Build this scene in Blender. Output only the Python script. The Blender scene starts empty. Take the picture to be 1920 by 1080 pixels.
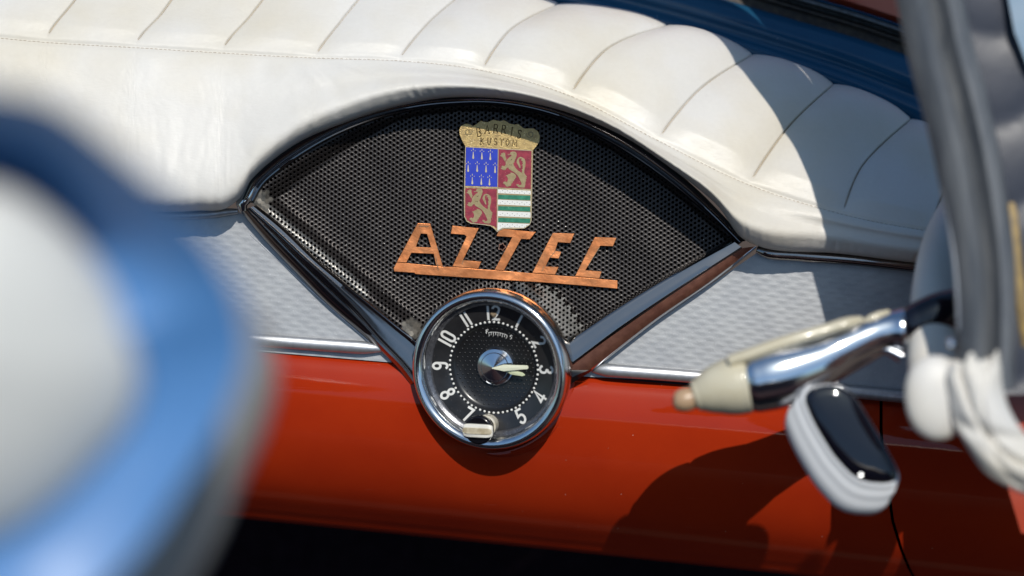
import bpy, math, random
import numpy as np
from mathutils import Vector, Matrix
from mathutils.geometry import tessellate_polygon

random.seed(7)
rng = np.random.default_rng(11)
sc = bpy.context.scene
col = sc.collection
S = 0.0003125            # metres per photograph pixel in the plane of the loudspeaker grille
D = 1.75                 # camera to that plane

# ------------------------------------------------------------------ frame of the dashboard
PITCH, ROLL = math.radians(30), math.radians(4)
back = Vector((0, -math.cos(PITCH), math.sin(PITCH)))
right0 = Vector((1, 0, 0))
up0 = Vector((0, math.sin(PITCH), math.cos(PITCH)))
right = right0 * math.cos(ROLL) + up0 * math.sin(ROLL)
upv = -right0 * math.sin(ROLL) + up0 * math.cos(ROLL)
R3 = Matrix((right, upv, back)).transposed()
FRAME = Matrix.Translation((0, 0, 0.95)) @ R3.to_4x4()

def P(x, y, z=0.0):
    zz = z * S
    k = (D - zz) / D
    return Vector(((x - 960) * S * k, (540 - y) * S * k, zz))

def PA(a):
    a = np.asarray(a, float).reshape(-1, 3)
    zz = a[:, 2] * S
    k = (D - zz) / D
    return np.stack([(a[:, 0] - 960) * S * k, (540 - a[:, 1]) * S * k, zz], 1)

# ------------------------------------------------------------------ object helpers
anchors = {}
def tag(o, label, cat, group=None, kind=None):
    if label: o['label'] = label
    if cat: o['category'] = cat
    if group: o['group'] = group
    if kind: o['kind'] = kind
    return o

def thing(name, at, label, cat, group=None):
    o = bpy.data.objects.new(name, None)
    o.empty_display_size = 0.01
    col.objects.link(o)
    a = P(*at)
    o.matrix_world = FRAME @ Matrix.Translation(a)
    anchors[o.name] = a
    return tag(o, label, cat, group)

def mesh(name, pts, faces, mat, parent=None, at=None, smooth=True, root=None, auto=None):
    """pts in picture pixels + depth; linked as one mesh object (child of parent, or top-level anchored at `at`)."""
    v = PA(pts)
    r = root or parent
    if r is not None:
        while r.parent is not None: r = r.parent
        a = anchors[r.name]
    else:
        a = P(*at)
    v = v - np.array(a)
    me = bpy.data.meshes.new(name)
    me.from_pydata(v.tolist(), [], [tuple(f) for f in faces])
    me.validate(); me.update()
    o = bpy.data.objects.new(name, me)
    col.objects.link(o)
    if parent is not None:
        o.parent = parent
    else:
        o.matrix_world = FRAME @ Matrix.Translation(a)
        anchors[o.name] = a
    me.materials.append(mat)
    if smooth:
        me.polygons.foreach_set('use_smooth', [True] * len(me.polygons))
        me.set_sharp_from_angle(angle=math.radians(auto if auto else 40))
    return o

def cr(ts, knots, pts):
    """non-uniform Catmull-Rom through pts at knots, sampled at ts"""
    knots = np.asarray(knots, float); pts = np.asarray(pts, float)
    if pts.ndim == 1: pts = pts[:, None]
    n = len(knots)
    d = np.diff(pts, axis=0) / np.diff(knots)[:, None]
    m = np.zeros_like(pts)
    m[0], m[-1] = d[0], d[-1]
    h = np.diff(knots)
    for i in range(1, n - 1):
        m[i] = (d[i - 1] * h[i] + d[i] * h[i - 1]) / (h[i] + h[i - 1])
    ts = np.clip(np.asarray(ts, float), knots[0], knots[-1])
    i = np.clip(np.searchsorted(knots, ts, side='right') - 1, 0, n - 2)
    hh = h[i]; s = (ts - knots[i]) / hh
    s = s[:, None]; hh = hh[:, None]
    return ((2*s**3 - 3*s**2 + 1) * pts[i] + (s**3 - 2*s**2 + s) * hh * m[i]
            + (-2*s**3 + 3*s**2) * pts[i+1] + (s**3 - s**2) * hh * m[i+1])

def smooth_path(pts, n):
    pts = np.asarray(pts, float)
    L = np.concatenate([[0], np.cumsum(np.linalg.norm(np.diff(pts[:, :3], axis=0), axis=1) + 1e-6)])
    return cr(np.linspace(0, L[-1], n), L, pts)

def grid_faces(nr, nc, cr_=False, cc=False):
    f = []
    for i in range(nr if cr_ else nr - 1):
        for j in range(nc if cc else nc - 1):
            a, b = i * nc + j, i * nc + (j + 1) % nc
            c, d = ((i + 1) % nr) * nc + (j + 1) % nc, ((i + 1) % nr) * nc + j
            f.append((a, d, c, b))
    return f

def loft(name, rows, mat, closed=False, flip=False, caps=False, **k):
    rows = np.asarray(rows, float)
    nr, nc = rows.shape[:2]
    f = grid_faces(nr, nc, False, closed)
    if caps:
        f.append(tuple(range(nc))); f.append(tuple((nr - 1) * nc + j for j in reversed(range(nc))))
    if flip: f = [tuple(reversed(q)) for q in f]
    return mesh(name, rows.reshape(-1, 3), f, mat, **k)

def solid_poly(outer, holes, z0, z1, bev=0.0):
    """closed prism of a polygon with holes (pixels), bottom z0, top z1"""
    loops = [list(outer)] + [list(h) for h in holes]
    tri = tessellate_polygon([[Vector((x, -y, 0)) for x, y in l] for l in loops])
    flat = [p for l in loops for p in l]
    n = len(flat)
    V = [(x, y, z1) for x, y in flat] + [(x, y, z0) for x, y in flat]
    F = []
    for t in tri:
        a, b, c = [flat[i] for i in t]
        ar = (b[0]-a[0])*(-(c[1]-a[1])) - (-(b[1]-a[1]))*(c[0]-a[0])
        t = tuple(t) if ar > 0 else tuple(reversed(t))
        F.append(t); F.append(tuple(n + i for i in reversed(t)))
    o = 0
    for l in loops:
        m = len(l)
        for i in range(m):
            F.append((o + i, o + (i + 1) % m, n + o + (i + 1) % m, n + o + i))
        o += m
    return V, F

def poly(name, outer, z0, z1, mat, holes=(), bevel=0.0, **k):
    V, F = solid_poly(outer, holes, z0, z1)
    o = mesh(name, V, F, mat, smooth=False, **k)
    import bmesh
    bm = bmesh.new(); bm.from_mesh(o.data)
    bmesh.ops.recalc_face_normals(bm, faces=bm.faces)
    bm.to_mesh(o.data); bm.free()
    if bevel:
        md = o.modifiers.new('bevel', 'BEVEL'); md.width = bevel * S; md.segments = 2
        md.limit_method = 'ANGLE'; md.angle_limit = math.radians(50)
    return o

def strip(pl, w, closed=False):
    """outline quads of a polyline stroke in 2D -> list of (left,right) points"""
    pl = [Vector(p) for p in pl]
    n = len(pl); out = []
    for i in range(n):
        if closed: a, b = pl[i - 1], pl[(i + 1) % n]
        else: a, b = pl[max(0, i - 1)], pl[min(n - 1, i + 1)]
        d1 = (pl[i] - a); d2 = (b - pl[i])
        if d1.length < 1e-9: d1 = d2
        if d2.length < 1e-9: d2 = d1
        d1.normalize(); d2.normalize()
        n1 = Vector((-d1.y, d1.x)); n2 = Vector((-d2.y, d2.x))
        m = (n1 + n2)
        m = m.normalized() if m.length > 1e-6 else n1
        s = w / 2 / max(0.5, m.dot(n1))
        out.append((pl[i] + m * s, pl[i] - m * s))
    return out

def tube_rows(path, rad, seg=24, sq=1.0, up=(0, 0, 1)):
    """rings around a path in pixel space; rad scalar/list; sq = depth squash"""
    path = np.asarray(path, float); n = len(path)
    rad = np.full(n, rad) if np.isscalar(rad) else np.asarray(rad, float)
    rows = []
    for i in range(n):
        t = path[min(n - 1, i + 1)] - path[max(0, i - 1)]
        t = t / (np.linalg.norm(t) + 1e-9)
        a = np.cross(t, np.array(up, float)); a /= (np.linalg.norm(a) + 1e-9)
        b = np.cross(a, t)
        rows.append([path[i] + rad[i] * (math.cos(q) * a + sq * math.sin(q) * b)
                     for q in np.linspace(0, 2 * math.pi, seg, endpoint=False)])
    return np.array(rows)

def tube(name, path, rad, mat, seg=24, sq=1.0, caps=True, **k):
    o = loft(name, tube_rows(path, rad, seg, sq), mat, closed=True, caps=caps, **k)
    import bmesh
    bm = bmesh.new(); bm.from_mesh(o.data)
    bmesh.ops.recalc_face_normals(bm, faces=bm.faces)
    bm.to_mesh(o.data); bm.free()
    return o

# ------------------------------------------------------------------ materials
class NT:
    def __init__(s, name):
        s.m = bpy.data.materials.new(name); s.m.use_nodes = True
        s.t = s.m.node_tree; s.b = s.t.nodes['Principled BSDF']
        s.tc = s.t.nodes.new('ShaderNodeTexCoord')
    def n(s, typ, **kw):
        x = s.t.nodes.new(typ)
        for k, v in kw.items():
            if k.startswith('_'): setattr(x, k[1:], v)
            else: x.inputs[k].default_value = v
        return x
    def l(s, a, b): s.t.links.new(a, b)
    def noise(s, px, detail=4, rough=.55, dist=0.0, vec=None, stretch=None):
        x = s.n('ShaderNodeTexNoise', Scale=1.0 / (px * S), Detail=detail, Roughness=rough, Distortion=dist)
        src = vec or s.tc.outputs['Object']
        if stretch:
            mp = s.n('ShaderNodeMapping'); mp.inputs['Scale'].default_value = stretch
            mp.inputs['Rotation'].default_value = (0, 0, math.radians(5))
            s.l(src, mp.inputs['Vector']); src = mp.outputs['Vector']
        s.l(src, x.inputs['Vector']); return x.outputs['Fac']
    def ramp(s, fac, a, b, c0=(0,0,0,1), c1=(1,1,1,1)):
        r = s.n('ShaderNodeValToRGB'); e = r.color_ramp.elements
        e[0].position, e[1].position = a, b
        e[0].color, e[1].color = c0, c1
        s.l(fac, r.inputs['Fac']); return r.outputs['Color']
    def math(s, op, a, b=None, c=None):
        x = s.n('ShaderNodeMath', _operation=op)
        for i, q in enumerate((a, b, c)):
            if q is None: continue
            if isinstance(q, (int, float)): x.inputs[i].default_value = q
            else: s.l(q, x.inputs[i])
        return x.outputs[0]
    def mixc(s, fac, a, b):
        x = s.n('ShaderNodeMix', _data_type='RGBA')
        if isinstance(fac, (int, float)): x.inputs[0].default_value = fac
        else: s.l(fac, x.inputs[0])
        for i, q in ((6, a), (7, b)):
            if isinstance(q, tuple): x.inputs[i].default_value = q if len(q) == 4 else q + (1,)
            else: s.l(q, x.inputs[i])
        return x.outputs[2]
    def bump(s, h, strength, px, prev=None):
        b = s.n('ShaderNodeBump', Strength=strength, Distance=px * S)
        s.l(h, b.inputs['Height'])
        if prev: s.l(prev, b.inputs['Normal'])
        s.l(b.outputs['Normal'], s.b.inputs['Normal'])
        return b.outputs['Normal']
    def specks(s, px, thr=.06, dens=.5):
        v = s.n('ShaderNodeTexVoronoi', Scale=1.0 / (px * S)); s.l(s.tc.outputs['Object'], v.inputs['Vector'])
        near = s.math('LESS_THAN', v.outputs['Distance'], thr)
        sep = s.n('ShaderNodeSeparateColor'); s.l(v.outputs['Color'], sep.inputs[0])
        gate = s.math('LESS_THAN', sep.outputs[0], dens)
        return s.math('MULTIPLY', near, gate)

def setp(b, base, metal=0.0, rough=.5, coat=0.0, coat_r=.05, spec=.5, ior=1.5, sub=0.0):
    b.inputs['Base Color'].default_value = (*base, 1)
    b.inputs['Metallic'].default_value = metal
    b.inputs['Roughness'].default_value = rough
    b.inputs['Coat Weight'].default_value = coat
    b.inputs['Coat Roughness'].default_value = coat_r
    b.inputs['Specular IOR Level'].default_value = spec
    b.inputs['IOR'].default_value = ior

def simple(name, base, metal=0.0, rough=.5, coat=0.0, coat_r=.05, var=None, varpx=30, bump=None, spec=.5, rvar=None, speck=None):
    t = NT(name); setp(t.b, base, metal, rough, coat, coat_r, spec)
    c = None
    if var:
        c = t.mixc(t.ramp(t.noise(varpx), .38, .68), tuple(base), tuple(var))
    if speck:
        c = t.mixc(t.specks(*speck[:3]), c if c is not None else tuple(base), speck[3])
    if c is not None: t.l(c, t.b.inputs['Base Color'])
    if rvar:
        r = t.n('ShaderNodeMapRange'); r.inputs[3].default_value, r.inputs[4].default_value = rvar
        t.l(t.noise(rvar_px, 5), r.inputs[0]); t.l(r.outputs[0], t.b.inputs['Roughness'])
    if bump: t.bump(t.noise(bump[0], bump[3] if len(bump) > 3 else 3), bump[1], bump[2])
    return t.m
rvar_px = 22

def leather(name, base, stain, grain=1.0):
    t = NT(name); setp(t.b, base, 0, .42, spec=.45)
    f = t.ramp(t.noise(260, 3), .40, .72)
    f2 = t.math('MULTIPLY', f, .55)
    c = t.mixc(f2, tuple(base), tuple(stain))
    fine = t.ramp(t.noise(9, 4), .3, .75, (.97,.97,.97,1), (1,1,1,1))
    mm = t.n('ShaderNodeMix', _data_type='RGBA', _blend_type='MULTIPLY'); mm.inputs[0].default_value = 1
    t.l(c, mm.inputs[6]); t.l(fine, mm.inputs[7]); t.l(mm.outputs[2], t.b.inputs['Base Color'])
    n1 = t.bump(t.noise(5, 4, .6, .4, stretch=(.55, 1.5, 1)), .30 * grain, 1.2)
    t.bump(t.noise(60, 2, .5), .12, 10, n1)
    r = t.n('ShaderNodeMapRange'); r.inputs[3].default_value, r.inputs[4].default_value = .34, .52
    t.l(t.noise(40, 4), r.inputs[0]); t.l(r.outputs[0], t.b.inputs['Roughness'])
    return t.m

M = {}
M['leather'] = leather('white_leather', (.70, .675, .63), (.63, .55, .39))
M['leather_grey'] = leather('slate_leather', (.042, .047, .066), (.038, .042, .056))
M['stitch'] = simple('stitch_thread', (.34, .26, .18), 0, .8)
M['thread_dark'] = simple('pleat_thread', (.20, .15, .10), 0, .8, var=(.45, .36, .26), varpx=25)
M['chrome'] = simple('chrome', (.72, .73, .75), 1, .07, rvar=(.04, .12), bump=(14, .04, 1.2), speck=(9, .07, .3, (.35,.32,.28)))
M['bezel'] = simple('bezel_chrome', (.82, .83, .84), 1, .15, rvar=(.09, .2), bump=(14, .04, 1.2), speck=(9, .07, .25, (.4,.37,.33)))
M['side_metal'] = simple('dull_side_metal', (.40, .37, .35), 1, .16, bump=(9, .1, .8))
M['chrome_clean'] = simple('handle_chrome', (.80, .81, .83), 1, .12)
M['dark_chrome'] = simple('dimmed_chrome', (.31, .285, .27), 1, .1, rvar=(.07, .16), bump=(16, .05, 1.0))  # base colour darkened and warmed to stand for dim slate reflections
M['rim_dark'] = simple('dark_reflection_chrome', (.15, .145, .15), 1, .1, rvar=(.06, .15), bump=(16, .05, 1.0))  # dark reflections of the arch chrome put into the base colour
M['satin'] = simple('satin_aluminium', (.55, .56, .58), .8, .42, var=(.46, .47, .49), varpx=12, bump=(3, .08, .4), speck=(14, .06, .25, (.25,.22,.2)))
M['grille'] = simple('perforated_black_metal', (.030, .026, .025), .5, .36, var=(.048, .042, .040), varpx=70, bump=(5, .12, .5), speck=(7, .1, .2, (.42,.4,.38)))
M['grille_worn_lit'] = simple('worn_lit_perforation', (.16, .155, .15), .75, .36, var=(.28, .27, .25), varpx=20, bump=(5, .15, .6))  # lighter for wear and for the sunlit slope's gleam, both painted in
M['grille_silver_lit'] = simple('bare_silver_lit_perforation', (.36, .35, .335), .25, .38, var=(.22, .215, .2), varpx=14, bump=(5, .2, .6))  # worn silver, with the sun's gleam beside the clock painted in
M['grille_pale'] = simple('worn_metal_corner', (.10, .095, .085), .5, .42, var=(.20, .18, .15), varpx=9, bump=(4, .3, .8))
M['bar_reflection'] = simple('brown_reflection_face', (.34, .15, .10), .75, .35, var=(.24, .10, .07), varpx=14, bump=(7,.2,1))  # brown reflection on the bar's outer face put into its colour
M['carpet'] = simple('dark_carpet', (.012, .007, .010), 0, .95, var=(.02, .012, .016), varpx=30, bump=(8, .6, 3), spec=.05)
M['seat'] = simple('maroon_vinyl', (.07, .022, .016), 0, .45, var=(.05, .016, .012), varpx=200)
M['ground'] = simple('dusty_ground', (.085, .062, .05), 0, .9, var=(.06, .046, .038), varpx=900, spec=.2)
M['void'] = simple('dark_cavity', (.004, .002, .003), 0, 1, spec=0)
M['copper'] = None
t = NT('copper_sheet'); setp(t.b, (.62, .24, .09), .8, .36)
c = t.mixc(t.ramp(t.noise(26, 5, .6, .5), .35, .7), (.66, .25, .095), (.50, .165, .055))
c = t.mixc(t.specks(8, .09, .25), c, (.28, .09, .04))
t.l(c, t.b.inputs['Base Color']); nb = t.bump(t.noise(70, 2), .5, 9); t.bump(t.noise(14, 3, .6, .6), .25, 2.0, nb)
M['copper'] = t.m
M['copper_raw'] = simple('torn_copper_edge', (.42, .2, .14), .5, .5, var=(.6, .42, .34), varpx=3, bump=(3, .6, 1.2))
M['gold'] = simple('brass', (.42, .30, .125), .75, .38, var=(.27, .19, .085), varpx=9, bump=(2.2, .7, .8, 4), speck=(3.0, .22, .3, (.75,.6,.35)))
M['gold_dark'] = simple('aged_brass', (.27, .21, .105), .45, .42, var=(.33, .26, .14), varpx=6, bump=(2.5, .3, .4))
M['letter_brass'] = simple('dark_letters', (.17, .12, .055), .6, .4, bump=(3, .3, .4))  # darker than the banner brass so the raised strokes stand out
M['gold_line'] = simple('brass_lines', (.55, .47, .33), .6, .4, var=(.42, .35, .24), varpx=5, bump=(2.5, .3, .4))
M['en_blue'] = simple('blue_enamel', (.018, .035, .42), 0, .25, .6, .08, var=(.022, .045, .47), varpx=14)
M['en_red'] = simple('red_enamel', (.21, .008, .02), 0, .3, .6, .1, var=(.34, .022, .04), varpx=9, speck=(3.0, .2, .25, (.5,.12,.12)))
M['en_green'] = simple('green_enamel', (.012, .15, .075), 0, .28, .6, .1, var=(.03, .24, .13), varpx=8, speck=(3.0, .16, .15, (.25,.5,.35)))
M['en_white'] = simple('white_enamel', (.78, .77, .72), 0, .3, .5, .1)
M['black_gloss'] = simple('black_gloss', (.006, .005, .007), 0, .2, .25, .05, spec=.3, speck=(9, .05, .25, (.2,.19,.18)))
M['dial'] = simple('black_dial', (.016, .016, .017), 0, .3, .4, .15, var=(.028, .027, .028), varpx=40, speck=(5.5, .09, .2, (.2,.18,.17)))
M['dish'] = simple('pebbled_black', (.012, .012, .013), 0, .32, .3, .2, speck=(6, .08, .15, (.2,.18,.17)))
M['numeral'] = simple('white_numeral_paint', (.80, .79, .75), 0, .5, var=(.72, .70, .66), varpx=8)
M['hand'] = simple('cream_hand_paint', (.82, .82, .62), 0, .45)
M['hand2'] = simple('pale_green_hand_paint', (.66, .70, .45), 0, .45)
M['grime'] = simple('brown_grime', (.16, .11, .065), 0, .8, var=(.36, .28, .18), varpx=4, bump=(3, .9, 2))
M['step'] = simple('speckled_steel', (.20, .20, .215), .7, .3, var=(.12, .12, .13), varpx=6, speck=(3.2, .2, .35, (.5,.5,.52)), bump=(3, .3, .5))
M['pearl'] = simple('pearly_plastic', (.62, .56, .43), 0, .2, .6, .05, var=(.80, .76, .66), varpx=9)
M['pearl_dark'] = simple('amber_pearl', (.46, .38, .25), 0, .12, .8, .04, var=(.70, .62, .46), varpx=12)
M['pearl_white'] = simple('ivory_plastic', (.90, .86, .76), 0, .25, .5, .06)
M['cream'] = simple('cream_plastic', (.58, .52, .37), 0, .25, .5, .08, var=(.62, .57, .43), varpx=60)
M['tan'] = simple('tan_button', (.45, .30, .18), 0, .35)
M['lens_face'] = simple('black_lens', (.004, .004, .008), 0, .06, .5, .02)
M['rim_white'] = simple('silver_white_rim', (.80, .81, .82), .1, .3, .4, .08)
M['rust'] = simple('brown_screw', (.22, .13, .08), .4, .5)
t = NT('grey_weathered_post'); setp(t.b, (.15,.16,.175), .2, .5)
ns = t.noise(30, 5, .6, .3, stretch=(1, .12, 1)); c = t.mixc(t.ramp(ns, .35, .7), (.085,.095,.11), (.19,.195,.20)); t.l(c, t.b.inputs['Base Color']); t.bump(ns, .5, 6)
M['post'] = t.m
M['glassy'] = simple('pale_blue_pane', (.35, .45, .52), .4, .15, var=(.42, .5, .56), varpx=80)
M['tanstrap'] = simple('yellow_tan_strap', (.34, .23, .08), 0, .5, var=(.2, .14, .06), varpx=40)
M['wheel_white'] = simple('white_horn_cap', (.73, .72, .68), 0, .6, 0, .1, spec=.3)
M['wheel_blue'] = simple('blue_wheel_enamel', (.075, .215, .475), 0, .5, .3, .35)
M['wheel_grey'] = simple('grey_metal_collar', (.40, .385, .36), .2, .5)
M['rubber'] = simple('black_rubber_seal', (.02, .016, .014), 0, .6, var=(.06, .045, .03), varpx=14, bump=(5, .5, 1.5), speck=(8, .08, .3, (.5,.45,.38)))
M['trim_grey'] = simple('dusty_grey_trim', (.15, .155, .15), .6, .45, var=(.09, .085, .075), varpx=10, bump=(5, .3, 1), speck=(9, .1, .3, (.5,.48,.4)))
M['hood'] = simple('orange_bonnet_paint', (.40, .05, .018), 0, .35, .25, .04)

# glossy paints with dust, faint scratches and orange peel
def paint(name, base, var, dust=(.55,.35,.28), rough=.35, peel=.04):
    t = NT(name); setp(t.b, base, 0, rough, .6, .04, spec=0)
    c = t.mixc(t.ramp(t.noise(190, 4), .35, .7), tuple(base), tuple(var))
    c = t.mixc(t.specks(26, .035, .35), c, dust)
    scr = t.noise(7, 2, .5, 0, stretch=(.035, 1.6, 1))
    c = t.mixc(t.math('MULTIPLY', t.ramp(scr, .74, .80), .12), c, dust)
    t.l(c, t.b.inputs['Base Color'])
    b = t.n('ShaderNodeBump', Strength=peel, Distance=3 * S); t.l(t.noise(22, 3), b.inputs['Height'])
    t.l(b.outputs['Normal'], t.b.inputs['Coat Normal'])
    return t.m
M['red'] = paint('red_paint', (.385, .029, .0055), (.34, .023, .005))
M['blue'] = paint('blue_paint', (.012, .068, .135), (.014, .08, .155), (.4, .5, .6))

# embossed silver panel: staggered raised bars
t = NT('embossed_silver'); setp(t.b, (.40, .41, .42), .35, .42)
mp = t.n('ShaderNodeMapping'); mp.inputs['Rotation'].default_value = (0, 0, math.radians(6.5))
t.l(t.tc.outputs['Object'], mp.inputs['Vector'])
sx = t.n('ShaderNodeSeparateXYZ'); t.l(mp.outputs['Vector'], sx.inputs[0])
wob = t.math('MULTIPLY', t.noise(30, 2), .9)
kx, ky = 2 * math.pi / (36 * S), 2 * math.pi / (19 * S)
a = t.math('SINE', t.math('ADD', t.math('MULTIPLY', sx.outputs[0], kx), wob))
b = t.math('SINE', t.math('ADD', t.math('MULTIPLY', sx.outputs[1], ky), wob))
h = t.math('MULTIPLY', a, b)
a3 = t.math('SINE', t.math('MULTIPLY', sx.outputs[1], ky * 2))
h = t.math('ADD', t.math('MULTIPLY', t.math('ABSOLUTE', h), t.math('SIGN', h)), t.math('MULTIPLY', a3, .3))
n1 = t.bump(h, .12, .9)
t.bump(t.noise(3.5, 3), .2, .7, n1)
c = t.mixc(t.ramp(t.noise(60, 5, .65), .4, .75), (.41, .42, .43), (.33, .34, .36))
c = t.mixc(t.math('MULTIPLY', t.ramp(t.noise(4, 2), .62, .72), .35), c, (.62, .63, .64))
t.l(c, t.b.inputs['Base Color'])
M['silver'] = t.m

# ------------------------------------------------------------------ white padded dashboard top
def pad():
    tk = list(range(-3, 12))
    Sp = [(-430,30,20),(-260,48,20),(-85,62,20),(85,78,22),(252,88,24),(415,98,26),(590,107,30),(748,112,34),(905,130,40),(1070,178,48),(1235,262,55),(1405,345,58),(1580,400,60),(1745,432,60),(1920,455,60)]
    Mp = [(-380,-30,-28),(-205,-15,-28),(-35,-10,-28),(140,0,-28),(305,22,-26),(470,28,-25),(640,38,-22),(800,46,-20),(950,62,-16),(1130,98,-16),(1300,178,-12),(1468,250,-10),(1612,318,-10),(1770,360,-10),(1940,390,-10)]
    Rp = [(-300,-150,-130),(-120,-140,-130),(50,-125,-130),(215,-105,-130),(385,-95,-130),(555,-80,-130),(725,-62,-130),(885,-25,-130),(1045,8,-130),(1248,48,-130),(1408,104,-130),(1560,160,-130),(1705,225,-130),(1850,300,-130),(2000,370,-130)]
    Bk = [-3,-1,0,1,1.8,2.08,2.2,2.45,2.8,3.3,4,4.6,5,5.6,6.2,6.8,7.4,7.9,8.2,9,10,11]
    Bp = [(-430,395),(-80,395),(85,395),(240,395),(370,394),(425,389),(445,375),(474,333),(545,275),(655,226),(790,189),(880,181),(950,185),(1060,209),(1170,256),(1265,320),(1345,385),(1392,446),(1430,463),(1570,474),(1720,492),(1900,505)]
    n = 48 * 14
    ts = np.linspace(-3, 11, n + 1); fs = ts - np.floor(ts); ts = np.floor(ts) + fs - .13 * np.sin(2 * math.pi * fs)
    Sv, Mv, Rv = (cr(ts, tk, q) for q in (Sp, Mp, Rp))
    Bv = cr(ts, Bk, Bp)
    nz = np.clip((ts - 4) / 4, 0, 1)
    zb = np.interp(ts, [-3, 4, 5, 6.3, 7.4, 8.2, 8.8, 11], [80, 84, 96, 114, 114, 88, 60, 60])                                     # how far the roll stands proud of the dash
    # belly point: just inside the bottom edge, towards the seam
    dirv = Sv[:, :2] - Bv; L = np.linalg.norm(dirv, axis=1)[:, None]
    u = dirv / L
    edge = np.clip(L * .24, 10, 22)
    Y = np.concatenate([Bv + u * edge, zb[:, None]], 1)
    Y0 = np.concatenate([Bv + u * edge * .12 , (zb * .62)[:, None]], 1)
    F = np.concatenate([Bv + u * L * .62, (.55 * zb + .45 * Sv[:, 2] + 5)[:, None]], 1)
    B = np.concatenate([Bv - u * 1.0, np.full((n+1, 1), 8.)], 1)
    T = np.concatenate([Bv + u * 10, np.full((n+1, 1), -45.)], 1)
    rv = Rv[:, :2] - Mv[:, :2]; rv /= np.linalg.norm(rv, axis=1)[:, None]
    R2 = np.concatenate([Rv[:, :2] + rv * 1, np.full((n+1, 1), -175.)], 1)
    R3_ = np.concatenate([Rv[:, :2] - rv * 20, np.full((n+1, 1), -240.)], 1)
    ctrl = [R3_, R2, Rv, Mv, Sv, F, Y, Y0, B, T]
    kn = [0, .5, 1, 2.2, 3, 3.9, 4.6, 4.9, 5.15, 5.7]
    vs = np.concatenate([np.linspace(0, 1, 12, endpoint=False), np.linspace(1, 3, 90, endpoint=False), np.linspace(3, 5.7, 90)])
    G = np.zeros((len(vs), n + 1, 3))
    C = np.stack(ctrl)                                    # 10 x n x 3
    for j in range(n + 1):
        G[:, j] = cr(vs, kn, C[:, j])
    # normals
    du = np.gradient(G, axis=1); dv = np.gradient(G, axis=0)
    flipy = np.array([1, -1, 1.])
    N = np.cross(du * flipy, dv * flipy); N /= np.linalg.norm(N, axis=2)[:, :, None] + 1e-9
    sgn = np.sign(N[120, n // 2, 2]) or 1
    N *= sgn
    fr = ts - np.floor(ts)
    q = np.abs(2 * fr - 1)
    puff = (1 - q ** 2.6)
    # a fold that leans: narrow deep valley at the stitch line
    wpx = np.interp(ts, np.array(tk[:-1]) + .5, np.linalg.norm(np.diff(np.array(Sp)[:, :2], axis=0), axis=1))
    dpx = np.minimum(fr, 1 - fr) * wpx
    valley = np.exp(-(dpx / 1.7) ** 2)
    H = 7 + 9 * np.clip((ts - 2) / 4, 0, 1)
    along = np.interp(vs, [0, .6, 1.0, 1.25, 2.7, 2.86, 3.0, 5.7], [0, .5, .9, 1, .95, .35, 0, 0])
    vall = np.interp(vs, [0, .9, 1.0, 2.78, 2.9, 5.7], [0, .5, 1, 1, 0, 0])
    disp = along[:, None] * (H * puff)[None, :] - vall[:, None] * (6.0 * valley)[None, :]
    # seam dip and the soft ridge above it
    seam = np.exp(-((vs - 3.0) / .035) ** 2) * 3.4
    disp -= seam[:, None]
    # gathers: small puckers at the pleat ends and slack folds in the apron
    for tc_, vc, wt, wv, am in [(3.0,3.55,.10,.45,3.5),(3.13,3.75,.07,.5,-3.5),(3.35,3.4,.07,.3,2.5),(3.55,3.5,.07,.35,-2.2),(2.5,3.3,.12,.25,-2),(1.2,3.2,.15,.2,1.6),(.4,3.5,.3,.3,-2)]:
        disp += am * np.exp(-((ts[None, :] - tc_ - .25*(vs[:, None]-vc)) / wt) ** 2 - ((vs[:, None] - vc) / wv) ** 2)
    pk = np.sin(ts * 2 * math.pi * 7) * .5 + np.sin(ts * 2 * math.pi * 11 + 1) * .4
    disp += pk[None, :] * np.exp(-((vs[:, None] - 4.72) / .18) ** 2) * .9
    pk2 = np.sin(vs * 150 + 2*np.sin(vs*23)) * 1.2
    disp += (pk2 * np.interp(vs, [1, 1.1, 2.2, 2.6], [1, 1, .6, 0]))[:, None] * np.exp(-(dpx / 5) ** 2)[None, :] * (vs < 2.6)[:, None]
    for kk in range(70):
        tc_, ph = rng.uniform(1.2, 8), rng.uniform(-.5, .5)
        vc, wt, wv, am = rng.uniform(3.9, 4.7), rng.uniform(.015, .05), rng.uniform(.15, .45), rng.uniform(-.65, .65)
        disp += am * np.exp(-((ts[None, :] - tc_ - ph*(vs[:, None]-vc)) / wt) ** 2 - ((vs[:, None] - vc) / wv) ** 2)
    disp += (rng.normal(0, .10, disp.shape))
    G = G + (N * disp[:, :, None]) * flipy
    r = thing('padded_dash_top', (700, 140, 0), 'white pleated leather dashboard pad curving over the loudspeaker grille', 'dash pad')
    o = loft('leather_cover', G, M['leather'], parent=r, auto=80)
    import bmesh
    # stitching: little thread dashes lying in the seam and along some pleats
    V, Fc = [], []
    iv = int(np.argmin(np.abs(vs - 3.0)))
    line = G[iv]
    seg = np.linalg.norm(np.diff(line[:, :2], axis=0), axis=1)
    Ls = np.concatenate([[0], np.cumsum(seg)])
    def dash(a, b, w, lift):
        base = len(V)
        d = (b - a)[:2]; d = d / (np.linalg.norm(d) + 1e-9); nrm = np.array([-d[1], d[0]])
        for k in range(5):
            s = k / 4; p = a * (1 - s) + b * s; ww = w * (0.45 + .55 * math.sin(math.pi * s)); l = lift * math.sin(math.pi * (.15 + .7 * s))
            V.append((p[0] + nrm[0]*ww, p[1] + nrm[1]*ww, p[2] - .3)); V.append((p[0], p[1], p[2] + l)); V.append((p[0] - nrm[0]*ww, p[1] - nrm[1]*ww, p[2] - .3))
        for k in range(4):
            i = base + k * 3
            Fc.append((i, i+3, i+4, i+1)); Fc.append((i+1, i+4, i+5, i+2))
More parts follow.
